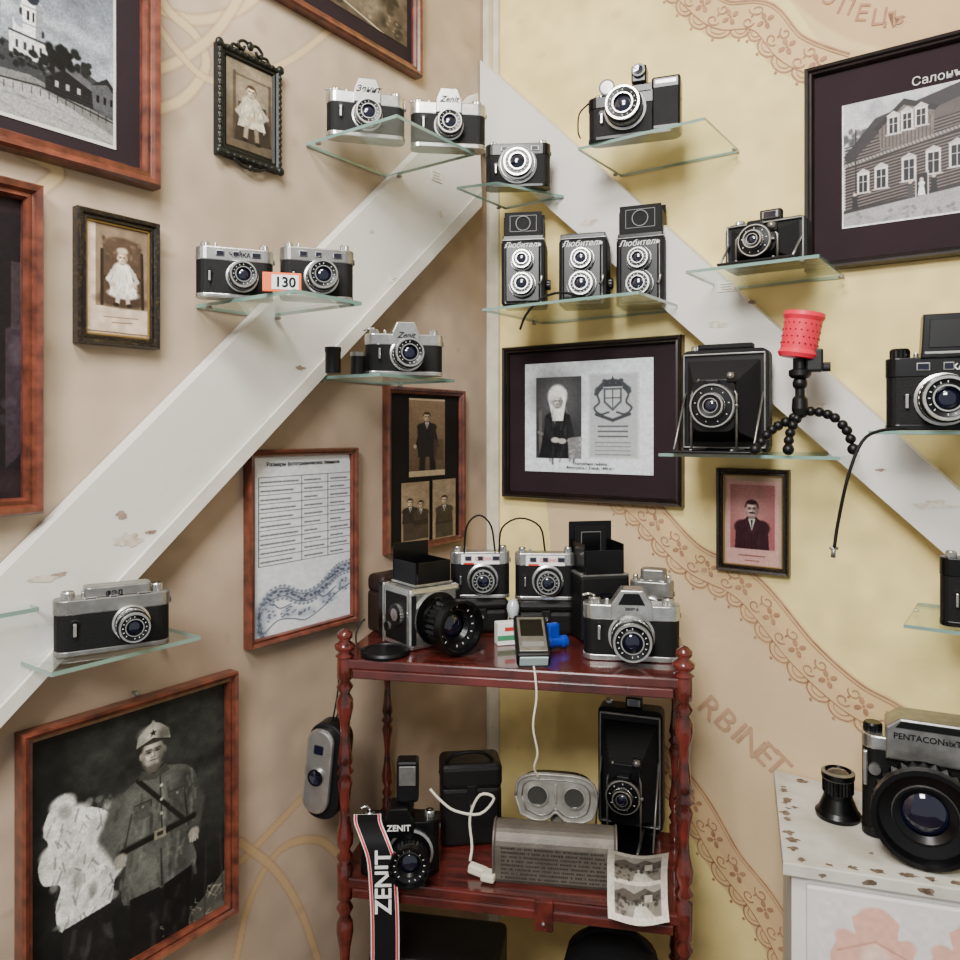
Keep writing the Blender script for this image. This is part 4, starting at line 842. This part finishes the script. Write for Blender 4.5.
b=B(); b.lathe([(.014,0,SI),(.014,.006,SI),(.006,.008,KM),(.0001,.008,SI)],at(bw/2,-.005,.04,Matrix.Rotation(R(90),4,'Y')),20); b.obj('crank',t)
b=B(); b.lathe([(.017,0,SI),(.017,.008,SI,1),(.010,.009,KM),(.0001,.009,SI)],at(-bw/2,-.008,.055,Matrix.Rotation(R(-90),4,'Y')),22); b.obj('winding_knob',t)
b=B(); b.lathe([(.008,0,SI),(.008,.005,SI),(.0001,.005,KM)],at(-bw/2,.022,.03,Matrix.Rotation(R(-90),4,'Y')),16); b.obj('sync_socket',t)
t=cam35('slr_camera','large silver camera with angular prism at right front of stand top',631,1.185,zT,.146,.108,d=.04,drz=2,lr=.031,ll=.04,ls='s',lz=.36,top=SI,txt='ZENIT-E',ts=.0055,pw_=.21)
b=B(); b.poly(KM,[(-.020,.0865),(.020,.0865),(.011,.1035),(-.011,.1035)],-.0272,-.0262,'xz'); b.obj('prism_inset',t)
def case(name,label,px,y,z,w,d,h,rz,mat=None):
    t=thing(name,label,'case',pos(px,y,z),rz); mat=mat or M('black_case_leather',(13,11,11),.45,0,bump=.4,bs=500,spec=.3)
    b=B(); b.box(mat,(0,0,h*.36),(w,d,h*.72),.008,seg=3); b.obj('body',t)
    b=B(); b.box(mat,(0,-.001,h*.84),(w*1.02,d*1.03,h*.32),.010,seg=3); b.obj('lid',t)
    b=B(); b.box(mat,(0,-d/2-.002,h*.6),(w*.16,.003,h*.3),.001); b.lathe([(.004,0,SI),(.003,.002,SI),(.0001,.002,SI)],at(0,-d/2-.003,h*.5,YA),12); b.obj('closure_tab',t)
    return t
RP=M('red_print',(190,40,36),.5)
for px,y,l1,l2,nb in ((480,1.350,'black leather case at back of stand top under the left upright compact camera','white-faced compact camera with cord loop, behind the big black lens',0),(545,1.335,'black leather case at back of stand top under the middle compact camera','white-faced compact camera in the middle of stand top above small clutter',1)):
    case('leather_case',l1,px,y,zT,.094,.048,.058,8-8*nb)
    t=cam35('compact_camera',l2,px,y,zT+.0585,.104,.080,d=.032,drz=2,kind='flat',top=SI,lr=.024,ll=.022,ls='f',lx=.004,lz=.42,txt='СМЕНА',ts=.008,tm=RP)
    b=B(); b.box(WH,(0,-.0163,.0675),(.066,.0006,.017),.0); b.box(RP,(-.020,-.0168,.0605),(.018,.0006,.003),.0); b.obj('face_plate',t)
for pts,l_ in (([(464,1.33,.139),(467,1.32,.186),(479,1.32,.204),(491,1.32,.186),(495,1.33,.141)],'thin black cord loop rising above the left compact camera'),([(499,1.33,.139),(502,1.32,.182),(520,1.32,.199),(540,1.32,.184),(545,1.33,.141)],'thin black cord loop rising above the middle compact camera')):
    b=B(); b.tube(CORD,[pos(p,y,zT+z) for p,y,z in pts],.0016,6); tag(b.obj('wrist_cord'),l_,'cord')
t=thing('medium_format_camera','black square camera with tall open hood behind the silver one','camera',pos(597,1.315,zT),12)
b=B(); b.box(LE,(0,0,.055),(.086,.08,.108),.005); b.box(SD,(0,0,.109),(.084,.078,.003),.001); b.obj('body',t)
lens(t,(-.008,-.040,.05),.036,.05,'b')
b=B()
for q in ((0,-.034,.13,.066,.002,.04),(0,.034,.15,.078,.003,.082),(-.034,0,.135,.002,.068,.05),(.034,0,.135,.002,.068,.05)): b.box(KM,q[:3],q[3:],.001)
b.box(LE,(0,.0315,.155),(.058,.003,.055),.001); b.box(GR,(0,.0295,.155),(.036,.001,.036),0); b.box(KM,(0,.0285,.155),(.034,.001,.034),0); b.obj('finder_hood',t)
t=cam35('rangefinder_camera','dark camera with grey top behind the large silver camera at right',652,1.270,zT,.07,.122,d=.036,drz=-8,kind='range',top=SD,lr=.016,ll=.012,lz=.5)
case('leather_case','dark brown leather case at back left of stand top',390,1.362,zT,.072,.044,.100,48,M('brown_case_leather',(34,22,18),.45,0,bump=.4,bs=500,spec=.3))
t=thing('light_meter','grey box-shaped meter leaning at front of stand top with white cord','meter',pos(531,1.175,zT+.0215),2,rx=30)
b=B(); b.box(KP,(0,0,.012),(.05,.085,.024),.004); b.obj('body',t); b=B(); b.box(M('frosted_window',(165,185,185),.3),(0,-.043,.013),(.042,.003,.016),.001); b.obj('window',t)
b=B(); b.box(SD,(0,.0,.0245),(.042,.07,.002),.001); b.box(KM,(0,.012,.0258),(.034,.034,.001)); b.box(GR,(0,-.022,.0258),(.032,.010,.0008)); b.obj('top_plate',t)
b=B(); Ri=Matrix.Rotation(R(-30),4,'X'); b.tube(WCORD,[Ri@Vector(p) for p in ((0,-.036,-.018),(.001,-.052,-.03),(.002,-.058,-.06),(-.003,-.058,-.10),(.004,-.054,-.14),(.0,-.046,-.165),(.008,-.036,-.185))],.0017,6); b.obj('cord',t)
t=thing('lens_cap','round black lens cap lying at left front of stand top','lens cap',pos(385,1.205,zT),0)
b=B(); b.lathe([(.0001,0),(.037,0),(.038,.004),(.036,.008),(.031,.0085),(.030,.007),(.0001,.007)],None,36,KP); b.obj('cap',t)
b=B(); b.tube(CORD,[(-.028,-.008,.009),(-.042,-.004,.012),(-.046,.006,.03),(-.040,.014,.045),(-.034,.018,.05)],.0014,6); b.obj('string',t)
t=thing('film_clip','shiny blue clip standing beside the meter on stand top','clip',pos(556,1.235,zT),25)
BLU=M('blue_plastic',(20,60,180),.2,.2,coat=.6); b=B(); b.lathe([(.0001,-.018),(.010,-.018),(.010,-.01),(.008,-.008),(.008,.008),(.010,.01),(.010,.018),(.0001,.018)],at(0,0,.0105,Matrix.Rotation(R(90),4,'Y')),18,BLU); b.obj('spool',t)
b=B(); b.box(BLU,(-.004,.004,.028),(.022,.012,.026),.004); b.obj('grip',t)
t=thing('flash_cube_box','small white box with green stripe on stand top left of the meter','box',pos(506,1.265,zT),15)
b=B(); b.box(WH,(0,0,.018),(.034,.02,.036),.001); b.obj('carton',t); b=B(); b.box(M('green_print',(60,130,90),.5),(0,-.0103,.012),(.034,.0008,.008)); b.obj('green_stripe',t); b=B(); b.box(RP,(.004,-.0103,.026),(.018,.0008,.006)); b.obj('red_stripe',t)
t=thing('flash_bulb','clear flash bulb with metal base standing between the compact cameras','bulb',pos(513,1.300,zT)); b=B(); b.lathe([(.0001,0),(.007,0),(.007,.035)],None,14,SI); b.obj('base',t); b=B(); b.lathe([(.007,.035),(.010,.044),(.0105,.054),(.007,.063),(.0001,.066)],None,16,M('clear_bulb',(190,198,202),.08,.1,coat=1),True); b.obj('glass_bulb',t)
# --- middle shelf
t=cam35('slr_camera','black camera with upright flash and lettered strap on the stand middle shelf',400,1.205,zM,.122,.105,d=.042,drz=-4,top=KM,lr=.031,ll=.045,lx=.018,ls='b',lz=.36,txt='ZENIT',tm=WH,ts=.013,tz=.88)
b=B(); b.box(KP,(.012,.004,.138),(.034,.028,.064),.004); b.box(SD,(.012,-.0105,.148),(.026,.002,.030),.001); b.box(KP,(.012,.004,.102),(.02,.02,.01),.002); b.obj('flash_unit',t)
STRB=M('black_webbing',(10,10,12),.7,spec=.2); STRR=M('red_webbing',(200,34,46),.7)
b=B(); P=smoothp([(-.050,-.006,.088),(-.046,-.03,.086),(-.034,-.052,.072),(-.024,-.058,.045),(-.020,-.060,.0),(-.018,-.060,-.05),(-.018,-.060,-.13),(-.020,-.060,-.22)],8)
for (o0,o1,mt,dy) in ((-.021,.021,WH,0),(-.0195,-.0165,STRR,-.0008),(.0165,.0195,STRR,-.0008),(-.0158,.0158,STRB,-.0008)):
    V=[];Fs=[]
    for p in P: V+= [(p.x+o0,p.y+dy,p.z),(p.x+o1,p.y+dy,p.z)]
    for i in range(len(P)-1): Fs.append((2*i,2*i+1,2*i+3,2*i+2))
    b.add(V,Fs,mt)
st=b.obj('strap',t); text('ZENIT',.034,WH,st,(-.009,-.0615,.014),(R(90),R(-90),0),'strap_lettering',bold=.0006)
t=case('leather_case','tall black leather case in the middle shelf behind the white cord',470,1.30,zM,.10,.065,.135,6)
b=B(); b.tube(CORD,[(-.05,0,.11),(-.03,-.03,.15),(.02,-.03,.152),(.05,0,.11)],.003,8); b.obj('strap',t)
b=B(); b.tube(WCORD,[pos(430,1.235,zM+.11),pos(440,1.23,zM+.095),pos(455,1.225,zM+.08),pos(480,1.225,zM+.075),pos(494,1.225,zM+.1),pos(480,1.225,zM+.105),pos(470,1.225,zM+.07),pos(472,1.215,zM+.03),pos(470,1.2,zM+.014)],.0022,8)
b.box(WCORD,pos(478,1.185,zM+.009),(.03,.014,.014),.003,(0,R(10),R(-20))); b.box(WCORD,pos(489,1.172,zM+.008),(.022,.022,.012),.003,(0,0,R(-20))); tag(b.obj('flash_cable'),'white cable with chunky plug looping in front of tall black case','cable')
GM=M('old_grey_metal',(178,175,166),.42,.3,c2=(128,123,114),scale=50)
t=thing('stereoscope','grey metal mask-shaped stereo viewer with two round eyepieces','viewer',pos(556,1.272,zM),face(556)-4)
prof=[(v.x,v.y) for v in smoothp([(-.068,.080,0),(-.063,.106,0),(-.040,.118,0),(0,.120,0),(.040,.118,0),(.063,.106,0),(.068,.080,0),(.060,.050,0),(.034,.040,0),(.014,.044,0),(0,.056,0),(-.014,.044,0),(-.034,.040,0),(-.060,.050,0)],3)]
b=B(); b.poly(GM,prof,-.005,.0,'xz',.002); b.obj('mask_plate',t); b=B(); b.poly(KM,[(x*.86,.078+(z-.078)*.8) for x,z in prof],.0,.03,'xz',.003); b.obj('viewer_box',t)
b=B(); b.tube(GM,[(x*.97,-.006,.080+(z-.080)*.95) for x,z in prof]+[(prof[0][0]*.97,-.006,.080+(prof[0][1]-.080)*.95)],.0022,6,smooth=0); b.tube(SD,[(x*.82,-.0055,.081+(z-.081)*.74) for x,z in prof]+[(prof[0][0]*.82,-.0055,.081+(prof[0][1]-.081)*.74)],.0011,6,smooth=0); b.obj('raised_rim',t)
for sx in(-1,1):
    b=B(); b.lathe([(.0185,0,GM),(.0185,.003,GM),(.016,.0035,GM),(.0155,.0005,SD),(.0001,.0005,M('cloudy_lens',(70,68,64),.12,.1,coat=1))],at(sx*.030,-.005,.083,YA),26); b.obj('eyepiece',t)
b=B(); b.box(GM,(0,-.007,.088),(.004,.004,.030),.001); b.obj('nose_bridge',t)
b=B(); b.box(GM,(0,.02,.030),(.02,.02,.060),.003); b.box(GM,(0,.012,.003),(.09,.05,.006),.002); b.obj('stand',t)
t=thing('engraved_box','dull brown rounded metal box with embossed text lines at front of middle shelf','box',pos(555,1.185,zM),-8)
EG=M('engraved_metal',(100,93,84),.5,.4,c2=(76,70,63),scale=24,bump=.2,bs=200); EG2=M('embossed_line_metal',(46,41,36),.6,.3)
b=B(); P=[(-.028,0),(.028,0),(.031,.006)]+[(.031*math.cos(R(a)),.050+.030*math.sin(R(a))) for a in range(0,181,12)]+[(-.031,.006)]; b.poly(EG,P,-.091,.091,'yz',.003); b.obj('body',t)
b=B()
for i in range(8):
    z=.010+i*.0062; x=-.080
    while x<.076:
        w=random.uniform(.0012,.0034); yy=-.0311 if z<.05 else -.031*math.cos(math.asin((z-.05)/.030))-.0003; b.box(EG2,(x+w/2,yy,z),(w,.0007,random.uniform(.0018,.0032))); x+=w+(.0009 if random.random()<.8 else .004)
b.obj('embossed_text',t)
for sx in(-1,1):
    b=B(); b.poly(EG,[(y*1.05,z*1.02) for y,z in P],sx*.092-.0015,sx*.092+.0015,'yz',.0006); b.obj('end_cap',t)
folding('tall black bellows camera standing at right back of the middle shelf',630,1.325,zM,.110,.205,-8,.070,lr=.26)
# curled photo sheet
c=Cv(0,0,60,70,(206,198,184),3)
for y0 in (5,37):
    c.rect(7,y0,53,y0+28,(150,143,132)); c.poly([(7,y0+9),(16,y0+4),(26,y0+8),(36,y0+2),(46,y0+7),(53,y0+5),(53,y0+17),(7,y0+17)],(84,78,70)); c.poly([(7,y0+16),(53,y0+15),(53,y0+28),(7,y0+28)],(120,113,102)); c.poly([(24,y0+28),(29,y0+15),(32,y0+15),(46,y0+28)],(184,177,164)); c.dots(8,y0+10,52,y0+19,26,2.2,(52,48,43),.8); c.dots(8,y0+20,24,y0+28,10,1.8,(70,65,58),.7); c.rect(36,y0+9,44,y0+16,(170,163,150)); c.poly([(35,y0+9),(40,y0+5),(45,y0+9)],(60,55,50))
c.blur(1); c.tex(.08,6)
t=thing('photo_sheet','curled paper sheet with two grey views leaning at right front of middle shelf','photo',pos(638,1.086,zM+.006),-6,rx=-8)
def bend(U,Vv): return -.010*np.cos(U*55)-.028*np.clip((Vv-.04)/.05,0,1)**2-.016*np.clip((.02-Vv)/.026,0,1)**2
o=picplane('sheet',c,t,-.042,.042,-.006,.088,0,Mpaint('photo_paper',.45),bend)
# hanging compact camera
t=thing('compact_camera','silver and black compact camera hanging by a cord left of the stand','camera',pos(320,1.205,.0)+Vector((0,0,1.5-(818-430)/F*1.205)),-18,ry=6)
b=B(); b.poly(KP,rrect(.062,.15,.028,8,cy=.075),-.004,.03,'xz',.003); b.obj('body',t)
b=B(); b.poly(SI,rrect(.046,.132,.022,8,cx=-.006,cy=.077),-.014,-.003,'xz',.004); b.obj('front_cover',t)
b=B(); b.lathe([(.013,0,SD),(.013,.004,SD),(.010,.004,KM),(.0001,.002,LG)],at(-.006,-.014,.070,YA),22); b.obj('lens',t)
b=B(); b.box(LG,(-.006,-.0145,.112),(.016,.002,.014),.0008); b.obj('finder_window',t)
b=B(); b.tube(CORD,[(.0,.012,.15),(.006,.008,.20),(.010,-.004,.25),(.020,-.012,.275),(.026,-.014,.283)],.0014,6); b.tube(CORD,[(.005,.012,.15),(.015,.008,.2),(.016,-.002,.25),(.022,-.012,.275)],.0014,6); b.obj('hanging_cord',t)
# bottom shelf items
zB=zb_+.0005
FAB=M('black_bag_fabric',(14,13,14),.8,0,bump=.5,bs=150,spec=.2)
t=thing('camera_bag','soft black camera bag on the bottom shelf under the photo sheet','bag',pos(612,1.22,zB),-10)
b=B(); b.lathe([(.0001,0),(.07,0),(.082,.02),(.084,.14),(.082,.21),(.07,.255),(.04,.28),(.0001,.285)],None,28,FAB,True); b.obj('body',t); b=B(); b.lathe([(.085,.15),(.087,.155),(.085,.16)],None,28,KM); b.obj('zip_band',t); b=B(); b.tube(STRB,[(-.06,0,.26),(-.03,-.02,.30),(.03,-.02,.30),(.06,0,.26)],.005,8); b.obj('handle',t)
case('leather_case','wide black leather case on the bottom shelf under the tall black case',440,1.25,zB,.2,.12,.26,-10)
# ================================================================ CABINET
CT=M('worn_grey_cream_paint',(200,197,186),.6,0,c2=(176,170,156),scale=14,thr=(.35,.6),bump=.3,bs=60)
CB=M('white_cabinet_paint',(218,214,210),.6,0,var=.06,scale=15)
FL=Vector((.415,1.0586,0)); fd=Vector((.956,-.292,0)).normalized(); BL=wp(.004,.60); FRr=FL+fd*.62; BR=wp(.004,1.16)
t=thing('cabinet','white painted cabinet with chipped grey top and faded pink ornament','cabinet',(FL.x,FL.y,0),math.degrees(math.atan2(fd.y,fd.x)))
Mi=(Matrix.Translation((FL.x,FL.y,0))@Matrix.Rotation(math.atan2(fd.y,fd.x),4,'Z')).inverted()
lp=[(Mi@q).xy for q in (FL,FRr,BR,BL)]
b=B(); b.poly(CT,[tuple(q) for q in lp],.890,.908,'xy',.002); b.obj('cabinet_top',t)
CHW=M('bare_dark_wood',(84,68,54),.7,0,c2=(132,116,98),scale=90); b=B()
def chip(x,y,r,k=.0):
    n=13; b.add([(x+r*random.uniform(.35,1.25)*math.cos(2*math.pi*i/n),y+r*random.uniform(.3,.9)*math.sin(2*math.pi*i/n),.9083+k) for i in range(n)],[tuple(range(n))],CHW)
for i in range(20):
    f=random.uniform(.04,.96)**1; p=lp[0].lerp(lp[3],f); chip(p.x+.011+random.uniform(0,.006),p.y,random.uniform(.004,.010),i*.00001)
for i in range(20):
    p=lp[0].lerp(lp[1],random.uniform(.03,.6)); chip(p.x,p.y+.011+random.uniform(0,.004),random.uniform(.004,.011),i*.00001)
for x,y,r in ((.05,.27,.012),(.09,.22,.007),(.03,.17,.006),(.12,.06,.005)): chip(x,y,r)
b.obj('worn_chips',t)
b=B()
for i in range(14):
    x=random.uniform(.02,.5); r=random.uniform(.004,.012); n=11
    b.add([(x+r*random.uniform(.4,1.2)*math.cos(2*math.pi*k/n),-.0004,.8985+.005*random.uniform(.4,1.1)*math.sin(2*math.pi*k/n)) for k in range(n)],[tuple(range(n))],CHW)
b.obj('edge_chips',t)
ins=[(lp[0].x+.012,lp[0].y+.012),(lp[1].x-.012,lp[1].y+.012),(lp[2].x-.02,lp[2].y-.01),(lp[3].x+.014,lp[3].y-.018)]
b=B(); b.poly(CB,ins,.0,.890,'xy'); b.obj('body',t)
b=B(); b.box(CB,(.305,.008,.45),(.55,.012,.86),.003); b.obj('door',t)
c=Cv(0,0,200,140,(218,214,210),1.5)
PKc=(222,172,150)
for x0_ in (4,100):
    c.poly([(x0_+14,140),(x0_+8,60),(x0_+16,42),(x0_+34,34),(x0_+30,16),(x0_+42,8),(x0_+54,12),(x0_+66,6),(x0_+78,16),(x0_+76,34),(x0_+90,44),(x0_+96,62),(x0_+92,140)],PKc); c.ell(x0_+54,12,16,10,PKc,.3); c.ell(x0_+26,42,14,10,PKc,.3,1,30); c.ell(x0_+82,44,14,10,PKc,.3,1,-30); c.ell(x0_+54,62,15,20,(234,200,184),.4); c.line([(x0_+16,56),(x0_+54,40),(x0_+94,58)],2.5,(196,142,122),.8); c.line([(x0_+20,80),(x0_+54,90),(x0_+90,80)],2,(196,142,122),.6)
c.tex(.04,8)
picplane('painted_ornament',c,t,.045,.285,.70,.868,.0015,Mpaint('cabinet_mural',.6))
zC=.9088
t=thing('loupe','small black loupe with flared foot and glass top on cabinet','loupe',pos(838,1.185,zC)); b=B()
b.lathe([(.0001,0,KM),(.032,0,KM),(.033,.006,KM),(.028,.012,KM),(.021,.030,KM),(.020,.036,KM)],None,28,KM); b.obj('foot',t); b=B(); b.lathe([(.020,.036,SD),(.0225,.038,SD),(.0225,.058,KM,1),(.024,.060,SD),(.024,.068,KM),(.019,.070,SD),(.018,.066,KM)],None,28,KM); b.obj('barrel',t); b=B(); b.lathe([(.018,.066),(.01,.070),(.0001,.0715)],None,20,LG,True); b.obj('glass',t)
t=thing('medium_format_camera','big black and silver camera with huge dark lens on the cabinet','camera',pos(924,1.115,zC),face(924)+4)
w,d=.160,.05; fy=-d/2; z0=.052
b=B(); b.poly(LE,rrect(w,d,.018),.010,z0+.078,'xy'); b.obj('body',t)
b=B(); b.poly(KM,rrect(w*1.01,d*1.02,.018),0,.014,'xy',.0015); b.obj('bottom_plate',t)
b=B(); b.poly(SI,rrect(w*1.01,d*1.02,.018),z0+.076,z0+.096,'xy',.002); b.obj('top_plate',t)
b=B(); b.poly(SD,[(-.050,z0+.070),(.058,z0+.070),(.058,z0+.116),(.046,z0+.130),(-.032,z0+.130),(-.050,z0+.116)],fy-.012,d*.4,'xz',.003)
b.poly(KM,[(-.038,z0+.117),(.048,z0+.117),(.042,z0+.127),(-.030,z0+.127)],fy-.0135,fy-.01,'xz',.0005); b.obj('prism_housing',t)
text('PENTACONsixTL',.0118,KM,t,(.004,fy-.0126,z0+.1015),bold=.0002)
b=B(); dial(b,-.066,0,z0+.096,.013,.012,KM); b.obj('speed_dial',t); b=B(); dial(b,.068,0,z0+.096,.011,.010); b.obj('rewind_knob',t)
b=B(); b.lathe([(.008,0,SI),(.008,.008,SI),(.0001,.008,SI)],at(-.064,fy,z0+.05,YA),16); b.obj('shutter_button',t)
b=B(); b.box(SI,(-.076,fy-.003,z0+.05),(.006,.008,.05),.002); b.obj('strap_bar',t)
b=B(); b.lathe([(.050,0,SI),(.050,.005,SI),(.04,.006,KM)],at(0,fy,.072,YA),32); b.obj('lens_mount',t)
lens(t,(-.004,fy-.005,.0690),.0665,.065,'b',ticks=0)
# ================================================================ LIGHT, CAMERA
w_=bpy.data.worlds.new('World'); bpy.context.scene.world=w_; w_.use_nodes=True
w_.node_tree.nodes['Background'].inputs[0].default_value=(.95,.98,1,1); w_.node_tree.nodes['Background'].inputs[1].default_value=.5
def area(name,loc,tgt,size,en,colr):
    l=bpy.data.lights.new(name,'AREA'); l.size=size; l.energy=en; l.color=colr; o=bpy.data.objects.new(name,l); col.objects.link(o); o.location=loc
    o.rotation_euler=(Vector(tgt)-Vector(loc)).to_track_quat('-Z','Y').to_euler()
area('ceiling_lamp',(-.16,.25,2.70),(.14,1.3,1.3),.4,36,(1,.98,.95))
area('room_lamp',(-.5,-.8,2.6),(.35,1.3,1.2),.6,76,(1,.99,.97))
cd=bpy.data.cameras.new('Camera'); co_=bpy.data.objects.new('Camera',cd); col.objects.link(co_)
co_.location=(0,0,E); co_.rotation_euler=(R(90),0,0); cd.sensor_width=36; cd.lens=F/960*36; cd.shift_y=-50/960; cd.clip_start=.05
bpy.context.scene.camera=co_
